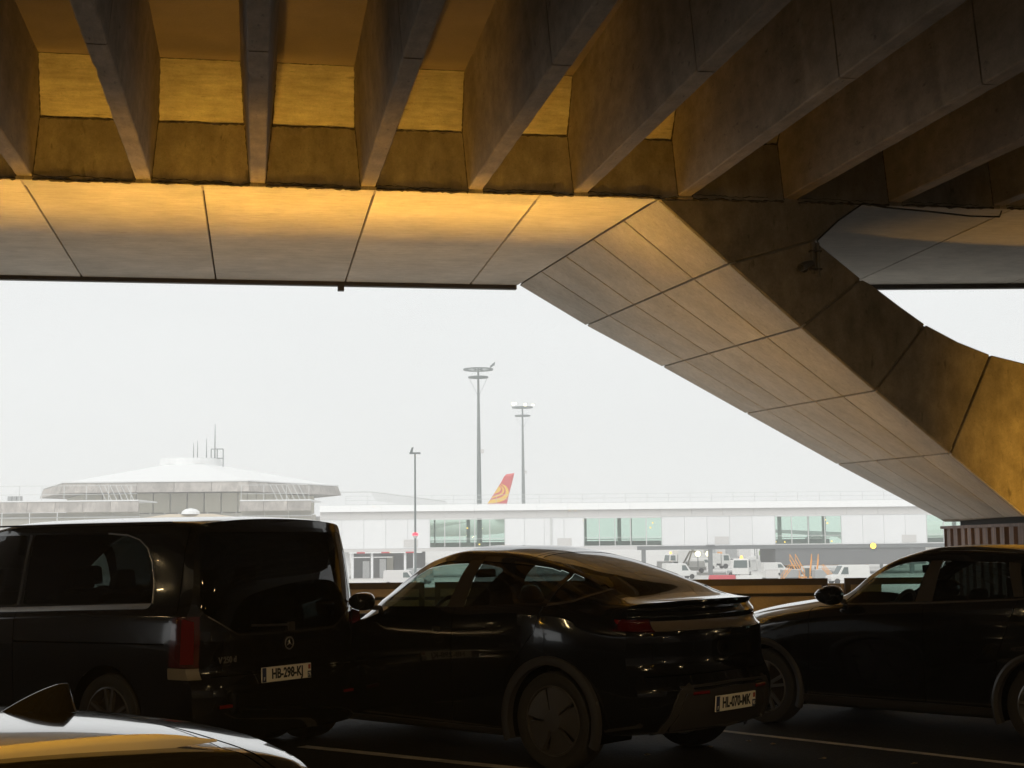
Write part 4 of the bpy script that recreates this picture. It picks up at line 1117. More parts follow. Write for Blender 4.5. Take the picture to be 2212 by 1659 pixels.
M['sod_lamp'] = mat('lit_sodium_flood', (.9, .6, .1), .3, emit=(1, .60, .05), es=2.6)
M['red_lamp'] = mat('red_obstruction_lamp', (.8, .05, .05), .3, emit=(1, .02, .05), es=3)
M['tail_red'] = mat('red_tail_paint', (.62, .045, .045), .35)
M['tail_yellow'] = mat('yellow_tail_paint', (.85, .52, .02), .35)

def px(u, v, Y):
    p = at_y(u, v, Y); return p.x, p.z
# ------------------------------------------------------------------ white terminal on stilts
TY = 220.0
sc_ = FPX / TY
def tx(u): return (u - 1106) / sc_
T = thing('terminal_building', 'long white airport terminal raised on stilts with banks of pale green windows', 'terminal', (tx(690), TY, AZ))
def tb(u0, u1, z0, z1, y0=0.0, y1=.25): return (tx(u0) - tx(690), tx(u1) - tx(690), y0, y1, z0 - AZ, z1 - AZ)
WZ0, WZ1 = .56, 4.86
wins_ = [(926, 1087.5, 5), (1257, 1425, 5), (1668, 1811, 4), (1994, 2140, 4)]
solid = []; u = 690
for a, b, n in wins_: solid.append((u, a)); u = b
solid.append((u, 2290))
for a, b in solid:
    n = max(1, round((b - a) / 47))
    for k in range(n):
        u0, u1 = a + (b - a) * k / n, a + (b - a) * (k + 1) / n
        MB().box(*tb(u0 + .22, u1 - .22, WZ0, WZ1)).build('wall_panel', M['white_wall'], T)
MB().box(*tb(690, 2290, WZ0, WZ1 + .2, .26, .34)).box(0, 0.01, 0, .01, 5, 5.01)
bk = MB()
for a, b in solid: bk.box(*tb(a, b, WZ0, WZ1, .27, .34))
bk.build('wall_backing', M['cornice'], T)
n = 24
for k in range(n):
    u0, u1 = 690 + 1600 * k / n, 690 + 1600 * (k + 1) / n
    MB().box(*tb(u0 + .15, u1 - .15, WZ1 + .03, 5.98, -.10, .4)).build('cornice_panel', M['cornice'], T)
    MB().loft([(tx(u0 + .1) - tx(690), -.55, 6.0 - AZ), (tx(u1 - .1) - tx(690), -.55, 6.0 - AZ), (tx(u1 - .1) - tx(690), 1.2, 6.0 - AZ), (tx(u0 + .1) - tx(690), 1.2, 6.0 - AZ)],
              [(tx(u0 + .1) - tx(690), -.25, 6.95 - AZ), (tx(u1 - .1) - tx(690), -.25, 6.95 - AZ), (tx(u1 - .1) - tx(690), 1.2, 6.95 - AZ), (tx(u0 + .1) - tx(690), 1.2, 6.95 - AZ)]).build('parapet_panel', M['white_roof'], T)
MB().box(*tb(690, 2290, 5.6, 6.3, .5, 16)).build('roof', M['white_roof'], T)
MB().box(*tb(690, 2290, .30, .54, .1, 16)).build('floor', M['cornice'], T)
pm = MB()
for a, b, n in wins_:
    w_ = b - a; mb = MB()
    for k in range(n + 1):
        uu = a + w_ * k / n; mb.box(*tb(max(a, uu - .9), min(b, uu + .9), WZ0, WZ1 - .02, -.08, .12))
    mb.box(*tb(a, b, WZ0 - .02, WZ0 + .14, -.07, .11)); mb.box(*tb(a, b, WZ1 - .16, WZ1 - .02, -.07, .11)); mb.box(*tb(a + .9, b - .9, 1.85, 1.91, .0, .08))
    f = mb.build('window', M['frame'], T)
    for k in range(n):
        u0, u1 = a + w_ * k / n + .9, a + w_ * (k + 1) / n - .9
        MB().box(*tb(u0, u1, WZ0 + .14, WZ1 - .16, .03, .05)).build('pane', M['green_glass'], f)
    for k in (0, 2, 3):
        uu = a + w_ * (k + random.uniform(.1, .5)) / n
        pm.box(*tb(uu, uu + random.choice([3, 5, 8]), .55, 4.9, 4.0 + k, 4.4 + k))
    pm.box(*tb(a - 20, b + 20, 1.55, 1.65, 14.5, 14.6)); pm.box(*tb(a - 20, b + 20, .55, 1.35, 15.0, 15.1))
pm.build('interior_column', M['veh_grey'], T)['kind'] = 'stuff'
for uu, zz in ((1408, 3.9), (1403, 3.2), (1784, 4.1), (1789, 3.6), (1675, .9), (1695, .85), (1797, .9), (1030, .95), (1004, 3.4)):
    MB().box(*tb(uu, uu + 3.2, zz, zz + .2, 3.0, 3.1)).build('interior_light', M['beacon'], T)
for u0, z0 in ((870, .72), (1200, .70), (1538, .70), (1940, .7)):
    MB().box(*tb(u0, u0 + 31, z0, z0 + 1.15, -.03, .0)).build('access_panel', M['cornice'], T)
MB().box(*tb(1185, 1188.5, WZ0, WZ1, -.16, -.02)).build('downpipe', M['frame'], T)
MB().box(*tb(1371, 2290, -.02, .52, -.18, .3)).build('edge_girder', M['beam'], T)
MB().box(*tb(690, 1371, .08, .53, -.10, .3)).build('edge_girder', M['cornice'], T)
MB().box(*tb(690, 2290, .2, .29, .31, 16)).build('soffit', M['cornice'], T)
for uu in (1528, 1240, 1385, 1960, 2120):
    MB().box(*tb(uu - 4.3, uu + 4.3, AZ, .0 if uu > 1371 else .08, -.1, .5)).build('column', M['beam'], T)
MB().box(*tb(1519, 1537, .48, .66, -.35, -.19)).build('column_cap', M['beam'], T)
MB().box(*tb(1668, 1990, -2.45, -.03, -.02, 14)).build('service_block', M['grey_wall'], T)
# loading bay under the left end
MB().box(*tb(750, 912, AZ, .08, 5, 5.2)).build('bay_wall', M['grey_wall'], T)
for u0, u1, zt, mt in ((775, 790, -1.3, 'white_wall'), (812, 826, -1.0, 'white_wall'), (828, 842, -.6, 'beige'), (846, 856, -1.2, 'grey_wall')):
    MB().box(*tb(u0, u1, AZ, zt, 4.6, 4.98)).build('bay_door', M[mt], T)
for uu in (757, 799, 870, 890): MB().box(*tb(uu, uu + 5, AZ, .05, .2, .6)).build('column', M['white_wall'], T)
for k in range(9):
    MB().box(*tb(752 + k * 17.5, 752 + (k + 1) * 17.5 - .1, -.10, .07, -.22, -.12)).build('height_board', M['veh_red'] if k % 3 == 1 else M['white_roof'], T)
for u0 in (758, 805): MB().box(*tb(u0, u0 + 40, -.75, -.62, .1, .2)).build('light_strip', M['white_roof'], T)
MB().box(*tb(690, 750, AZ, .08, 2, 2.3)).build('bay_wall', M['white_wall'], T)
rl = MB()
for k in range(33):
    uu = 740 + k * 47; rl.box(*tb(uu, uu + .9, 6.3, 8.42, 3.0, 3.06))
for z in (7.1, 7.75, 8.38): rl.box(*tb(740, 2290, z, z + .055, 2.98, 3.08))
rl.build('roof_railing', M['frame'], T)
wl = thing('wall_lamp', 'bright yellow floodlight at the foot of the white terminal wall', 'floodlight', (px(1885, 1179, TY)[0], TY - .3, px(1885, 1179, TY)[1]))
MB().lathe([(0, -.08), (.42, -.08), (.42, -.02), (0, -.02)], 14, 'y').build('lens', M['sod_lamp'], wl)
MB().lathe([(.45, -.09), (.45, .06), (.2, .2), (0, .2)], 14, 'y').build('housing', M['beam'], wl)

# ------------------------------------------------------------------ hexagonal terminal with conical white roof
RY = 300.0
cx_, _ = px(412, 1050, RY + 32.5)
Rr = 37.6
Q = thing('hexagonal_terminal', 'pale six-sided concrete terminal with a low white tent-shaped roof, aerials on top', 'terminal', (cx_, RY + 32.5, AZ))
def hexr(r, z, ph=0):
    q = r / Rr; return [(x * q, y * q, z - AZ) for x, y in ((33.0, 0), (18.7, 32.5), (-18.7, 32.5), (-33.0, 0), (-18.7, -32.5), (18.7, -32.5))]
zt, zb_ = 13.95, 11.95
A, B = hexr(Rr, zt), hexr(Rr + .9, zb_)
for k in range(6):
    a0, a1, b0, b1 = Vector(A[k]), Vector(A[(k + 1) % 6]), Vector(B[k]), Vector(B[(k + 1) % 6])
    nseg = 5
    for q in range(nseg):
        f0, f1 = q / nseg + .001, (q + 1) / nseg - .001
        o4 = [b0.lerp(b1, f0), b0.lerp(b1, f1), a0.lerp(a1, f1), a0.lerp(a1, f0)]
        ctr = Vector((0, 0, 12.0 - AZ)); inn = [p + (Vector((0, 0, p.z)) - p).normalized() * .6 for p in o4]
        MB().loft(o4, inn).build('fascia_panel', M['conc_far'], Q)
rb, rt = hexr(Rr + .1, zt + .06), hexr(7.6, 18.9)
rf = MB(); rf.add(rb + rt, [(i, (i + 1) % 6, 6 + (i + 1) % 6, 6 + i) for i in range(6)] + [tuple(range(6))]); rf.build('roof', M['white_roof'], Q)
MB().add(hexr(Rr + .2, zt + .02) + hexr(Rr + .2, zt + .28), [(i, (i + 1) % 6, 6 + (i + 1) % 6, 6 + i) for i in range(6)]).build('roof_edge', M['white_roof'], Q)
MB().lathe([(7.0, 18.5 - AZ), (6.7, 20.2 - AZ), (6.7, 20.4 - AZ), (0, 20.5 - AZ)], 24).build('roof_drum', M['white_roof'], Q)
MB().add(hexr(Rr + .5, zb_ + .1), [tuple(range(6))]).build('soffit', M['conc_far'], Q)
for k in range(6):
    p, q = Vector(hexr(Rr - 6, 0)[k]), Vector(hexr(Rr - 6, 0)[(k + 1) % 6]); n = 9
    for i in range(n):
        a, b = p.lerp(q, i / n + .004), p.lerp(q, (i + 1) / n - .004); nn = Vector((-a.x, -a.y, 0)).normalized() * .3
        MB().loft([Vector((v.x, v.y, 7.9 - AZ)) for v in (a, b, b + nn, a + nn)], [Vector((v.x, v.y, 11.9 - AZ)) for v in (a, b, b + nn, a + nn)]).build('upper_wall_panel', M['cream'], Q)
MB().loft(hexr(Rr - 5.6, AZ), hexr(Rr - 5.6, 7.7)).build('lower_wall', M['beige'], Q)
for u0, v0, v1, th in ((418, 992, 957, .13), (426.5, 992, 952, .13), (446, 992, 947, .14), (464, 992, 916, .18)):
    x0, z0 = px(u0, v0, RY + 32.5); z1 = px(u0, v1, RY + 32.5)[1]
    MB().tube([(x0 - cx_, 0, z0 - AZ - .4), (x0 - cx_, 0, (z0 + z1) / 2 - AZ), (x0 - cx_, 0, z1 - AZ)], [th, th * .7, th * .35], 6).build('aerial', M['pole'], Q)
x0, z0 = px(460, 993, RY + 32.5); x1, z1 = px(486, 971, RY + 32.5)
fr = MB()
for xx in (x0, (x0 + x1) / 2, x1): fr.tube([(xx - cx_, -2, z0 - AZ - (0 if xx < x1 else 1.8)), (xx - cx_, -2, z1 - AZ)], .12, 6)
for zz in (z1, z0 + .2): fr.tube([(x0 - cx_, -2, zz - AZ), (x1 - cx_, -2, zz - AZ)], .12, 6)
fr.build('aerial_frame', M['pole'], Q)
# low wings in front
def wing(u0, u1, vt, vb, Y, label, flare, clip):
    x0, z1 = px(u0, vt, Y); x1, _ = px(u1, vt, Y); z0 = px((u0 + u1) / 2, vb, Y)[1]
    g = thing('low_wing', label, 'building', ((x0 + x1) / 2, Y, AZ)); h = (x1 - x0) / 2
    n = max(3, int(h / 2.4))
    for k in range(n):
        a, b = -h + 2 * h * k / n + .03, -h + 2 * h * (k + 1) / n - .03
        MB().loft([(a, -.4, z0 - AZ), (b, -.4, z0 - AZ), (b, .6, z0 - AZ), (a, .6, z0 - AZ)], [(a, 0, z1 - AZ), (b, 0, z1 - AZ), (b, .6, z1 - AZ), (a, .6, z1 - AZ)]).build('fascia_panel', M['conc_far'], g)
        MB().box(a + .05, b - .05, 1.2, 1.3, 0, z0 - AZ - .05).build('window', M['veh_glass'] if False else M['beige'], g)
    MB().box(-h, h, -.1, 14, z1 - AZ + .01, z1 - AZ + .25).build('roof', M['white_roof'], g)
    MB().box(-h, h, 0.7, 1.1, z0 - AZ - 1.0, z0 - AZ - .8).build('sunshade', M['frame'], g)
    r = MB()
    for k in range(int(h * 2 / 4) + 1): r.box(-h + k * 4, -h + k * 4 + .09, 1, 1.09, z1 - AZ, z1 - AZ + 2.9)
    for q in (1.3, 2.85): r.box(-h, h - .5, 1, 1.09, z1 - AZ + q, z1 - AZ + q + .08)
    for k in range(6): r.tube([(h - 6 + k, 1, z1 - AZ), (h - 7.4 + k, 1, z1 - AZ + 2.9)], .06, 4)
    r.build('roof_railing', M['frame'], g)
    return g
wing(-60, 299, 1086, 1107, 265.0, 'low concrete wing with roof railing left of the hexagonal terminal', 1, 1)
wing(518, 672, 1083, 1103, 262.0, 'short concrete wing with roof railing right of the hexagonal terminal', 1, 1)
g = thing('plant_box', 'small grey ventilation box on the left wing roof', 'vent', (px(32, 1086, 268)[0], 268, px(32, 1086, 268)[1] + .2))
for k in range(3): MB().box(-1.2 + k * .85, -.45 + k * .85, -.4, .4, .0, .95).build('vent_unit', M['veh_grey'], g)
x0, z0 = px(412, 1111, 245)
g = thing('entrance_canopy', 'beige tent-like canopy with a small white dome behind the van roof', 'canopy', (x0, 245, AZ))
hw_ = 12.3
MB().loft([(-hw_, -2, z0 - AZ - 1.8), (hw_, -2, z0 - AZ - 1.8), (hw_, 2, z0 - AZ - 1.8), (-hw_, 2, z0 - AZ - 1.8)], [(-hw_ + 1.2, -2, z0 - AZ - .9), (hw_ - 1.2, -2, z0 - AZ - .9), (hw_ - 1.2, 2, z0 - AZ - .9), (-hw_ + 1.2, 2, z0 - AZ - .9)]).loft([(-hw_ + 2, -1.9, z0 - AZ - .9), (hw_ - 2, -1.9, z0 - AZ - .9), (hw_ - 2, 1.9, z0 - AZ - .9), (-hw_ + 2, 1.9, z0 - AZ - .9)], [(-3.5, -.5, z0 - AZ + .05), (3.5, -.5, z0 - AZ + .05), (3.5, .5, z0 - AZ + .05), (-3.5, .5, z0 - AZ + .05)]).build('canopy_roof', mat('sand_canopy', (.55, .47, .36), .7), g)
MB().lathe([(1.6, z0 - AZ), (1.45, z0 - AZ + .45), (.9, z0 - AZ + .85), (0, z0 - AZ + 1.0)], 16).build('dome', M['white_roof'], g)
for sx in (-8, 0, 8): MB().tube([(sx, 0, 0), (sx, 0, z0 - AZ - 1.7)], .2).build('post', M['frame'], g)
# lattice of the sloping walkway behind the white roof
x0, z0 = px(735, 1063, 250); x1, z1 = px(962, 1083, 250)
g = thing('sloping_walkway', 'sloping roof walkway with slanted balusters left of the lamp post', 'walkway', ((x0 + x1) / 2, 250, z1 - 2))
cxw = (x0 + x1) / 2
r = MB()
for k in range(34):
    f = k / 33; xx = x0 + (x1 - x0) * (.3 + .7 * f) - cxw; zz = z0 + (z1 - z0) * f - z1 + 2
    r.tube([(xx + .9, 0, zz - 1.6), (xx, 0, zz)], .05, 4)
r.tube([(x0 - cxw, 0, z0 - z1 + 2), (x0 + (x1 - x0) * .3 - cxw, 0, z0 - z1 + 2), (x1 - cxw, 0, 2)], .07, 4)
r.build('railing', M['frame'], g)
MB().hexa([(x0 - cxw, .2, 0), (x1 - cxw, .2, 0), (x1 - cxw, 2, 0), (x0 - cxw, 2, 0), (x0 - cxw, .2, 1.1), (x1 - cxw, .2, .3), (x1 - cxw, 2, .3), (x0 - cxw, 2, 1.1)]).build('ramp', M['cornice'], g)

# ------------------------------------------------------------------ masts
def ring_mast(u, vtop, Y, d1, d2, rb, lit, label):
    x, z = px(u, vtop, Y); m = thing('floodlight_mast', label, 'light mast', (x, Y, AZ), 0, 'tall floodlight masts behind the terminal'); H = z - AZ
    MB().tube([(0, 0, 0), (0, 0, H * .45), (0, 0, H * .72), (0, 0, H)], [rb, rb * .72, rb * .52, rb * .3], 12).build('pole', M['pole'], m, 60)
    def ring(d, zz, nm):
        r = MB(); p = []; n = 28
        r.lathe([(d / 2 - .22, zz - .14), (d / 2, zz - .14), (d / 2, zz + .14), (d / 2 - .22, zz + .14), (d / 2 - .22, zz - .14)], 28)
        for k in range(6): a = k * math.pi / 3; r.tube([(0, 0, zz), (d / 2 * math.cos(a), d / 2 * math.sin(a), zz)], .07, 5)
        return r.build(nm, M['pole'], m)
    ring(d1, H - .4, 'head_ring'); ring(d2, H - 2.0 * Y / 300, 'service_ring')
    w_ = MB()
    for sx in (-1, 1): w_.tube([(sx * d2 * .45, 0, H - 2.1 * Y / 300), (0, 0, H - 6)], .03, 4)
    w_.build('stay', M['pole'], m)
    for k in range(5):
        a = rad(-150 + 75 * k) if lit else rad(20)
        if not lit and k: break
        lx, ly = d1 / 2 * math.cos(a), d1 / 2 * math.sin(a)
        h = MB(); zc = H + .1
        h.hexa([(lx - .45, ly - .25, zc - .1), (lx + .45, ly - .25, zc + (.5 if k == 4 or not lit else 0)), (lx + .45, ly + .25, zc + (.5 if k == 4 or not lit else 0)), (lx - .45, ly + .25, zc - .1),
                (lx - .45, ly - .25, zc + .35), (lx + .6, ly - .25, zc + (1.2 if k == 4 or not lit else .4)), (lx + .6, ly + .25, zc + (1.2 if k == 4 or not lit else .4)), (lx - .45, ly + .25, zc + .35)])
        lh = h.build('lamp_head', M['pole'], m)
        if lit: MB().box(lx - .38, lx + .38 + (.5 if k == 4 else 0), ly - .32, ly - .26, zc - .05 + (.5 if k == 4 else 0), zc + .32 + (.6 if k == 4 else 0)).build('lit_lens', M['white_lamp'], lh)
    bz = px(u, 1020 if lit else 975, Y)[1] - AZ
    MB().box(rb * .55, rb * .55 + .7, -.3, .3, bz - .4, bz + .4).build('box', M['cornice'], m)
    return m
ring_mast(1033, 794, 300, 6.1, 4.1, .62, False, 'taller unlit floodlight mast with two rings behind the terminal roof')
ring_mast(1128.5, 877, 390, 5.6, 4.2, .62, True, 'shorter floodlight mast with lit lamps, right of the red aircraft tail')
x, z = px(896.5, 979, 150)
m = thing('lamp_post', 'slim grey lamp post with red obstruction lights in front of the white terminal', 'lamp post', (x, 150, AZ)); H = z - AZ
MB().tube([(0, 0, 0), (0, 0, H * .4), (0, 0, H)], [.14, .11, .08], 10).build('pole', M['pole'], m, 60)
MB().box(-.55, .55, -.2, .2, H - .08, H + .08).build('lamp_head', M['pole'], m)
MB().hexa([(-.5, -.15, H + .1), (-.25, -.15, H + .1), (-.25, .15, H + .1), (-.5, .15, H + .1), (-.35, -.15, H + .55), (-.15, -.15, H + .62), (-.15, .15, H + .62), (-.35, .15, H + .55)]).build('tilted_lamp', M['pole'], m)
hz = px(897, 1157, 150)[1] - AZ
MB().lathe([(.10, hz - .28), (.26, hz - .05), (.26, hz + .02), (.10, hz + .02)], 12).build('lamp_cup', M['cornice'], m)
for k in range(5):
    a = rad(-160 + 35 * k); MB().lathe([(0, hz + .0), (.10, hz + .03), (.10, hz + .2), (0, hz + .28)], 8, 'z', (.2 * math.cos(a), .2 * math.sin(a), 0)).build('red_lamp', M['red_lamp'], m)

# ------------------------------------------------------------------ airliner: its tail fin shows over the roof
AY = 350.0
c6 = lambda x, y: ((1300 + .633 * x) / 1.8228, (1400 + .633 * y) / 1.8228)
x0, z0 = px(*c6(1040, 960), AY)
AIR = thing('airliner', 'parked airliner behind the terminal, red tail fin with yellow swirls', 'airliner', (x0, AY, AZ))
def fp_(x, y): p = px(*c6(x, y), AY); return (p[0] - x0, p[1] - AZ)
out = [(940, 985), (1062, 790), (1080, 755), (1096, 738), (1146, 731), (1128, 805), (1110, 872), (1088, 985)]
fin = [fp_(*p) for p in out]; mid = (sum(p[0] for p in fin) / 8, sum(p[1] for p in fin) / 8)
mb = MB(); n = len(fin)
mb.add([(p[0], 0, p[1]) for p in fin] + [(mid[0] + (p[0] - mid[0]) * .8, -.22, mid[1] + (p[1] - mid[1]) * .86) for p in fin] + [(mid[0] + (p[0] - mid[0]) * .8, .22, mid[1] + (p[1] - mid[1]) * .86) for p in fin],
       [(i, (i + 1) % n, n + (i + 1) % n, n + i) for i in range(n)] + [tuple(range(n, 2 * n))] + [(i, (i + 1) % n, 2 * n + (i + 1) % n, 2 * n + i) for i in range(n)] + [tuple(range(2 * n, 3 * n))])
tf = mb.build('tail_fin', M['tail_red'], AIR)
def cres(o, i):
    o = [fp_(*p) for p in o]; i = [fp_(*p) for p in i]
    def sm(P): 
        r = []
        for k in range(len(P) - 1):
            p0, p1, p2, p3 = Vector(P[max(k - 1, 0)]), Vector(P[k]), Vector(P[k + 1]), Vector(P[min(k + 2, len(P) - 1)])
            for q in range(5):
                t = q / 5; r.append(.5 * ((2 * p1) + (p2 - p0) * t + (2 * p0 - 5 * p1 + 4 * p2 - p3) * t * t + (3 * p1 - p0 - 3 * p2 + p3) * t ** 3))
        return r + [Vector(P[-1])]
    a, b = sm(o), sm(i); m_ = min(len(a), len(b))
    mb = MB(); mb.add([(p.x, -.235, p.y) for p in a[:m_]] + [(p.x, -.235, p.y) for p in b[:m_]], [(k, k + 1, m_ + k + 1, m_ + k) for k in range(m_ - 1)])
    return mb.build('yellow_swirl', M['tail_yellow'], tf)
cres([(1062, 797), (1093, 812), (1110, 840), (1107, 870), (1085, 898), (1040, 914), (978, 922)], [(1062, 799), (1084, 820), (1092, 846), (1083, 868), (1055, 884), (1012, 896), (990, 903)])
cres([(1056, 806), (1079, 824), (1081, 848), (1064, 868), (1032, 880), (1002, 889)], [(1056, 808), (1070, 828), (1070, 846), (1053, 862), (1028, 872), (1010, 878)])
cres([(1050, 812), (1062, 826), (1058, 842), (1044, 852), (1022, 860)], [(1036, 832), (1038, 834), (1036, 838), (1030, 845), (1022, 852)])
fz = fp_(1040, 985)[1]
MB().lathe([(.2, 12), (1.2, 7), (2.3, 0), (2.8, -10), (2.8, -38), (2.2, -43), (1.0, -46.5), (0, -47.5)], 20, 'x', (0, 0, fz - 2.4)).build('fuselage', M['veh_white'], AIR, 50)
for sd in (-1, 1):
    MB().loft([(-15, sd * 2, fz - 3.4), (-26, sd * 2, fz - 3.4), (-26, sd * 2, fz - 2.7), (-15, sd * 2, fz - 2.7)], [(-6, sd * 27, fz - 2.2), (-8.5, sd * 27, fz - 2.2), (-8.5, sd * 27, fz - 2.0), (-6, sd * 27, fz - 2.0)]).build('wing', M['veh_white'], AIR)
    MB().loft([(4, sd * 1, fz - 1.4), (-1.5, sd * 1, fz - 1.4), (-1.5, sd * 1, fz - 1.0), (4, sd * 1, fz - 1.0)], [(7, sd * 9, fz - .6), (4.8, sd * 9, fz - .6), (4.8, sd * 9, fz - .45), (7, sd * 9, fz - .45)]).build('tailplane', M['veh_white'], AIR)
    MB().lathe([(.9, -21), (1.15, -22), (1.15, -24), (.9, -25.5)], 16, 'x', (0, sd * 9, fz - 4.2)).build('engine', M['veh_grey'], AIR)
for p in ((-36, 0), (-18, -3), (-18, 3)): MB().tube([(p[0], p[1], .4), (p[0], p[1], fz - 3)], .25).build('landing_gear', M['pole'], AIR)
# second aircraft seen only through the right-hand windows
EX, EZ = px(1742, 1166, 252)
g = thing('second_airliner', 'grey aircraft wing and round engine seen through the third bank of windows', 'airliner', (EX, 252, AZ))
MB().loft([(-16, 0, EZ - AZ + 2.0), (-16, 0, EZ - AZ + 2.35), (-15, 3, EZ - AZ + 2.35), (-15, 3, EZ - AZ + 2.0)], [(14, 0, EZ - AZ - .1), (14, 0, EZ - AZ + .8), (14, 6, EZ - AZ + .8), (14, 6, EZ - AZ - .1)]).build('wing', M['veh_grey'], g)
MB().lathe([(1.55, 0), (1.7, .2), (1.75, 2), (1.4, 4)], 24, 'y', (1.0, -3, EZ - AZ - .8)).build('engine', M['beam'], g)
MB().lathe([(1.55, .02), (1.25, .6), (0, .7)], 24, 'y', (1.0, -3, EZ - AZ - .8)).build('engine_fan', M['cornice'], g)
MB().lathe([(.1, -3), (2.3, 0), (2.6, 6), (2.6, 30)], 16, 'x', (10, 8, EZ - AZ + .5)).build('fuselage', M['veh_white'], g)
MB().tube([(14, 6, 0), (14, 6, EZ - AZ - 1)], .3).build('landing_gear', M['pole'], g)

# ------------------------------------------------------------------ vehicles and equipment on the apron
def ground(u, v):
    p = at_z(u, v, AZ); return (p.x, p.y, AZ)
def wheels4(g, L, w_, r, inset_=.7, mt=None):
    for x in (inset_, L - inset_):
        for sd in (-1, 1):
            MB().lathe([(0, 0), (r * .6, .02), (r, .03), (r, .2), (0, .2)], 14, 'y', (x, sd * w_ / 2 - (.12 if sd > 0 else .1), r)).build('wheel', M['black'], g)
def profile_body(g, prof, w_, nm, mt, taper=.06):
    n = len(prof)
    return bevel(MB().loft([(x, -w_ / 2 + taper * max(0, z - 1), z) for x, z in prof], [(x, w_ / 2 - taper * max(0, z - 1), z) for x, z in prof]).build(nm, mt, g), .05)
def panel(g, nm, pts, w_, mt):
    for sd in (-1, 1):
        MB().loft([(x, sd * (w_ / 2 - .06 * max(0, z - 1) + .012), z) for x, z in pts], [(x, sd * (w_ / 2 - .06 * max(0, z - 1) - .02), z) for x, z in pts]).build(nm, mt, g)
def mk_van(loc, rz, label, L=4.6, H=2.0, mt='veh_white', grp='white service vehicles on the apron', stripe_=None):
    g = thing('service_van', label, 'van', loc, rz, grp); w_ = 1.85
    profile_body(g, [(0, .4), (0, .95), (.85, 1.12), (1.5, H - .05), (1.8, H), (L - .08, H), (L, .4)], w_, 'body', M[mt])
    panel(g, 'side_window', [(1.15, 1.15), (2.1, 1.15), (2.1, H - .25), (1.6, H - .25)], w_, M['veh_glass'])
    MB().loft([(.88, -.75, 1.17), (.88, .75, 1.17), (1.44, .7, H - .12), (1.44, -.7, H - .12)], [(.85, -.75, 1.18), (.85, .75, 1.18), (1.41, .7, H - .11), (1.41, -.7, H - .11)]).build('windscreen', M['veh_glass'], g)
    if stripe_: panel(g, 'side_stripe', [(.1, .5), (L - .1, .5), (L - .1, .9), (.1, .9)], w_, M[stripe_])
    MB().box(-.05, .12, -.85, .85, .38, .62).build('bumper', M['veh_grey'], g)
    wheels4(g, L, w_, .33); return g
def mk_truck(loc, rz, label, L=7, H=3.2, mt='veh_white', beacon=False, boxmt='veh_grey'):
    g = thing('apron_truck', label, 'truck', loc, rz, 'white service vehicles on the apron'); w_ = 2.3
    profile_body(g, [(0, .5), (0, 1.3), (.25, 2.5), (.5, 2.6), (1.7, 2.6), (1.7, .5)], w_, 'cab', M[mt])
    panel(g, 'side_window', [(.3, 1.45), (1.3, 1.45), (1.3, 2.35), (.4, 2.35)], w_, M['veh_glass'])
    MB().loft([(0, -.95, 1.4), (0, .95, 1.4), (.2, .9, 2.4), (.2, -.9, 2.4)], [(-.03, -.95, 1.4), (-.03, .95, 1.4), (.17, .9, 2.4), (.17, -.9, 2.4)]).build('windscreen', M['veh_glass'], g)
    bevel(MB().box(1.85, L, -w_ / 2, w_ / 2, .9, H).build('load_box', M[boxmt], g), .05)
    MB().box(.6, L - .2, -.5, .5, .55, .88).build('chassis', M['black'], g)
    if beacon: MB().lathe([(.22, 0), (.16, .35), (0, .42)], 10, 'z', (.9, 0, 2.62)).build('beacon', M['beacon'], g)
    wheels4(g, L, w_, .45, 1.0); return g
W_ = 'veh_white'
mk_van(ground(1573, 1246), rad(-25), 'white service van with grey lower body right of the dark column', 4.6, 2.25, stripe_='veh_grey')
mk_van(ground(1500, 1250), rad(195), 'white van half hidden behind the dark column', 4.4, 2.1)
mk_truck(ground(1600, 1249), rad(70), 'white flat-fronted truck with an amber beacon right of the van', 5.5, 2.5, beacon=True, boxmt='veh_white')
mk_van(ground(1478, 1241), rad(150), 'white van low behind the boot of the black fastback', 4.2, 2.0)
mk_truck(ground(1440, 1228), rad(20), 'box truck with an amber beacon at the left end of the open bay', 7, 3.3, beacon=True, boxmt='veh_white')
mk_van(ground(1462, 1236), rad(-10), 'pale pick-up van under the grey girder', 4.6, 1.8)
for k, (u, v, mt, hh) in enumerate(((1532, 1216, 'veh_grey', 2.4), (1553, 1215.5, 'cornice', 2.6), (1580, 1215, 'veh_grey', 2.5), (1607, 1215.5, 'cornice', 2.3), (1508, 1217, 'beige', 2.4), (1485, 1217, 'cornice', 2.2))):
    lab = ['grey cargo container on a dolly just right of the dark column', 'pale cargo container second from the dark column in the far row', 'grey cargo container third from the dark column in the far row', 'pale cargo container next to the wheeled tractor', 'beige cargo container left of the dark column in the far row', 'pale cargo container at the left end of the far row'][k]
    g = thing('cargo_container', lab, 'container', ground(u, v), rad(random.uniform(-6, 6)), 'cargo containers on dollies')
    profile_body(g, [(-1.1, 1.0), (-1.35, 1.5), (-1.35, 1 + hh), (1.35, 1 + hh), (1.35, 1.0)], 1.6, 'container_body', M[mt], 0)
    MB().box(-1.5, 1.5, -.8, .8, .6, .85).build('dolly_bed', M['black'], g)
    if k in (0, 1): MB().box(-.5, .6, -.84, -.81, 1.1, 2.4).build('orange_net', M['veh_orange'], g)
    for x in (-1, 1): MB().lathe([(0, 0), (.3, 0), (.3, .2), (0, .2)], 10, 'y', (x, -.8, .3)).build('wheel', M['black'], g)
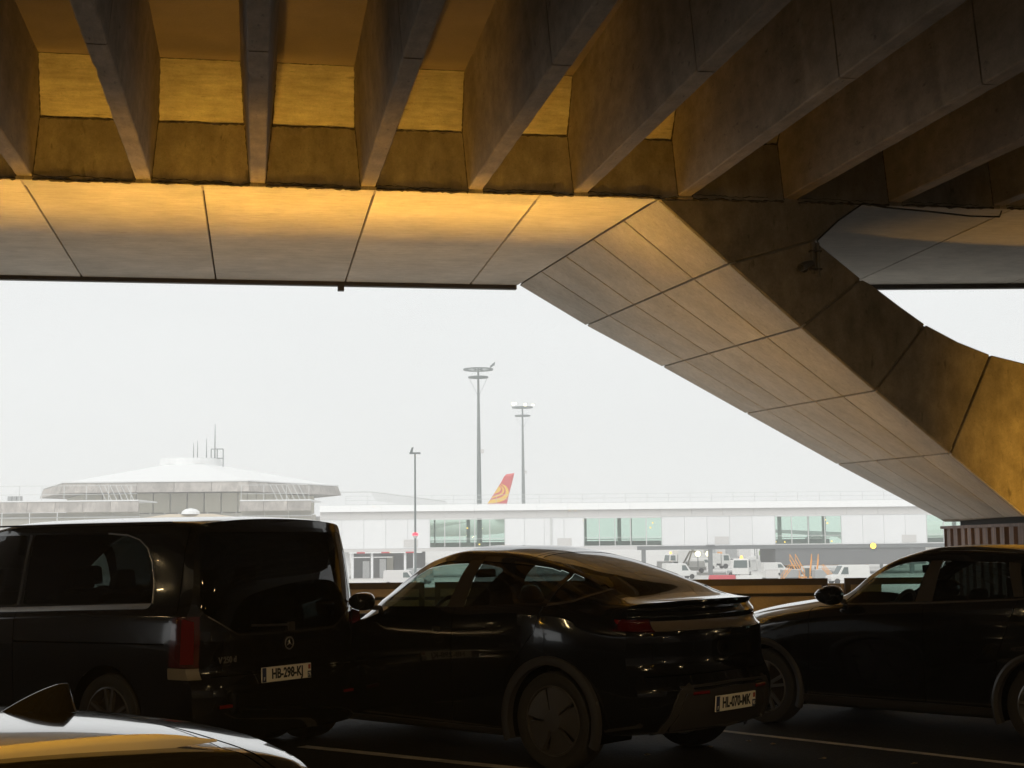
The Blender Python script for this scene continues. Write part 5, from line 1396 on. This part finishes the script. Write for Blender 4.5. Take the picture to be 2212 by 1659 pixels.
# wheeled tractor
g = thing('wheeled_tractor', 'tall wheeled tractor with a dark cab beside the grey service block', 'tractor', ground(1640, 1222), rad(8))
profile_body(g, [(-2.4, .9), (-2.4, 1.7), (-.6, 1.9), (-.6, .9)], 1.3, 'bonnet', M[W_], 0)
cbn = MB()
for x in (-.6, 1.0):
    for y in (-.7, .7): cbn.box(x - .07, x + .07, y - .07, y + .07, 1.2, 3.3)
cbn.box(-.75, 1.15, -.8, .8, 3.3, 3.42); cbn.build('cab_frame', M['beam'], g)
MB().box(-.5, .9, -.6, .6, .9, 2.0).build('cab_base', M[W_], g)
MB().box(.1, .6, -.3, .3, 2.0, 2.9).build('seat', mat('hi_vis_seat', (.35, .5, .12), .6), g)
for x, r in ((-1.8, .55), (.8, .85)):
    for sd in (-1, 1): MB().lathe([(0, 0), (r * .5, .02), (r, .05), (r, .4), (0, .4)], 18, 'y', (x, sd * .95 - .2, r)).build('wheel', M['black'], g)
MB().box(2.0, 2.4, -.4, .4, .4, 2.2).build('rear_post', M['veh_blue'], g)
MB().lathe([(0, 0), (.18, .1), (0, .2)], 8, 'z', (2.5, -.4, 2.3)).build('red_lamp', M['red_lamp'], g)
# beige digger arm with work lamps
g = thing('work_light_trailer', 'beige lifting arm with two glaring white work lamps left of the dark column', 'work light', ground(1500, 1238))
MB().tube([(-2.2, 0, .6), (-.6, 0, 3.4), (.6, 0, 3.2)], .16, 6).tube([(-1.2, .4, .6), (-.2, .4, 3.6), (1.2, .4, 3.0)], .14, 6).build('lifting_arm', M['beige'], g)
MB().box(-2.6, 1.8, -.7, .7, .4, 1.0).build('chassis', M['veh_white'], g)
for x in (.55, 2.2):
    MB().lathe([(0, -.02), (.42, -.02), (.42, .04), (0, .04)], 14, 'y', (x, -.5, 3.0)).build('work_lamp', M['white_lamp'], g)
    MB().tube([(x, -.4, 1.0), (x, -.4, 2.6)], .06, 6).build('lamp_stand', M['pole'], g)
for x in (-1.8, 1.0): MB().lathe([(0, 0), (.4, 0), (.4, .2), (0, .2)], 12, 'y', (x, -.8, .4)).build('wheel', M['black'], g)
# orange equipment
p0, p1 = Vector(ground(1645, 1240)), Vector(ground(1880, 1240))
g = thing('orange_boom', 'long horizontal orange boom across the bay right of the white truck', 'boom', p0)
Lb = (p1 - p0).length
MB().box(0, Lb, -.12, .12, 1.2, 1.55).build('beam', M['veh_orange'], g)
for k in range(5): MB().box(Lb * k / 4.0 - .06 if k else 0, Lb * k / 4.0 + .1, -.1, .1, 0, 1.05).build('post', M['pole'], g)
def stairs(u, v, rz, lab, sc=1.0):
    g = thing('boarding_stairs', lab, 'stairs', ground(u, v), rz, 'orange boarding stairs'); g.scale = (sc, sc, sc)
    n = 9; st = MB()
    for k in range(n): st.box(k * .28, k * .28 + .3, -.5, .5, .5 + k * .3, .56 + k * .3)
    st.build('treads', M['veh_grey'], g)
    for sd in (-1, 1):
        MB().tube([(0, sd * .55, .45), (n * .28, sd * .55, .5 + n * .3)], .09, 5).tube([(0, sd * .55, 1.4), (n * .28, sd * .55, 1.45 + n * .3)], .06, 5).tube([(0, sd * .55, .45), (0, sd * .55, 1.4)], .05, 5).tube([(1.25, sd * .55, 1.8), (1.25, sd * .55, 2.75)], .05, 5).tube([(n * .28, sd * .55, .5 + n * .3), (n * .28, sd * .55, 1.45 + n * .3)], .05, 5).build('handrail', M['veh_orange'], g)
    MB().box(-.5, 3.2, -.6, .6, .25, .5).build('chassis', M['veh_orange'], g)
    for x in (0, 2.7): MB().lathe([(0, 0), (.26, 0), (.26, .2), (0, .2)], 10, 'y', (x, -.7, .26)).build('wheel', M['black'], g)
stairs(1733, 1252, rad(115), 'taller orange boarding stairs left of the pair', .78)
stairs(1757, 1252, rad(70), 'taller orange boarding stairs right of the pair', .78)
stairs(1800, 1256, rad(150), 'low orange steps by the windscreen of the black crossover', .5)
stairs(1690, 1255, rad(20), 'low orange steps beside the grey crates', .5)
for k, (u, v, ww, hh, mt, lab) in enumerate(((1668, 1253, 1.6, 1.3, 'cornice', 'pale crate left of the low orange steps'), (1708, 1252, 2.4, 1.25, 'veh_grey', 'large grey crate between the orange steps and stairs'), (1776, 1253, 2.2, 1.25, 'veh_grey', 'large grey crate right of the orange stairs'), (1745, 1250, .9, 1.4, 'veh_glass', 'dark narrow crate between the two orange stairs'), (1835, 1226, 3.4, 1.5, 'veh_white', 'low white trailer under the yellow floodlight'), (1640, 1252, 2.0, 1.0, 'veh_white', 'low white crate in front of the white truck'))):
    g = thing('equipment_crate', lab, 'crate', ground(u, v), rad(random.uniform(-10, 10)))
    bevel(MB().box(-ww / 2, ww / 2, -.7, .7, .25, hh).build('crate_body', M[mt], g), .04)
    MB().box(-ww / 2, ww / 2, -.6, .6, .1, .24).build('skid', M['black'], g)
    MB().box(-ww / 2 - .02, ww / 2 + .02, -.72, .72, hh, hh + .08).build('lid', M['cornice'], g)
mk_truck(ground(1655, 1236), rad(15), 'white tanker-like truck partly behind the grey crates', 6, 2.4, boxmt='veh_white')
mk_van(ground(1702, 1243), rad(200), 'white van between the flat-fronted truck and the boarding stairs', 4.4, 1.9)
mk_truck(ground(1850, 1223), rad(4), 'long white flatbed truck under the grey service block', 9, 1.9, boxmt='veh_white')
mk_van(ground(1548, 1229), rad(170), 'white van in the second row right of the dark column', 4.4, 1.9)
mk_truck(ground(1575, 1228), rad(190), 'white catering truck in the second row under the grey girder', 6, 2.7, boxmt='veh_white')
mk_van(ground(1612, 1231), rad(20), 'white van beside the wheeled tractor', 4.2, 1.8)
g = thing('plastic_barrier', 'red plastic barrier just over the guard rail beside the dark column', 'barrier', ground(1560, 1256))
profile_body(g, [(-1.7, .0), (-1.7, .45), (-1.6, .8), (1.6, .8), (1.7, .45), (1.7, 0)], .5, 'barrier_body', M['veh_red'], 0)
MB().box(1.75, 5.0, -.25, .25, 0, .75).build('white_section', M[W_], g)
mk_van(ground(858, 1262), rad(-12), 'grey van under the terminal seen through the fastback front window', 4.6, 2.0, 'veh_grey')
mk_van(ground(912, 1268), rad(170), 'pale van seen through the middle car windows', 4.6, 2.0, 'cornice')
mk_van(ground(1790, 1262), rad(10), 'green-grey van seen through the crossover windscreen', 4.8, 2.2, 'veh_white')

# scraps on the asphalt
lt = mat('dry_leaf', (.30, .22, .12), .8)
for (u, v), lab in zip(((1532, 1614), (1617, 1602), (1781, 1640), (1977, 1651), (1668, 1609), (1395, 1632)), ('pale scrap on the asphalt just behind the fastback bumper', 'pale scrap on the asphalt below the fastback plate, near the bay line', 'pale scrap on the near side of the long bay line', 'pale scrap on the asphalt below the rear door of the crossover', 'tiny pale scrap at the start of the long bay line', 'pale scrap beside the rear tyre of the fastback')):
    p = at_z(u, v, .0); q = MB(); n = 7
    pts = [(.035 * (1 + .5 * math.cos(k)) * math.cos(2 * math.pi * k / n), .022 * (1 + .4 * math.sin(2 * k)) * math.sin(2 * math.pi * k / n), .006 + .008 * (k % 2)) for k in range(n)]
    q.add(pts + [(0, 0, .002)], [(k, (k + 1) % n, n) for k in range(n)])
    o = q.build('leaf_scrap', lt); o.location = p; o.rotation_euler = (0, 0, random.uniform(0, 6)); tag(o, lab, 'scrap', 'scraps on the asphalt')
# ------------------------------------------------------------------ haze
M['haze'] = bpy.data.materials.new('haze'); M['haze'].use_nodes = True
t = M['haze'].node_tree; t.nodes.remove(t.nodes['Principled BSDF'])
pv = t.nodes.new('ShaderNodeVolumePrincipled'); pv.inputs['Color'].default_value = (.97, .98, .98, 1); pv.inputs['Density'].default_value = .0011; pv.inputs['Anisotropy'].default_value = .2
t.links.new(pv.outputs[0], t.nodes['Material Output'].inputs['Volume'])
tag(MB().box(-720, 720, -60, 1020, -4.9, 48).build('haze', M['haze']), kind='stuff')
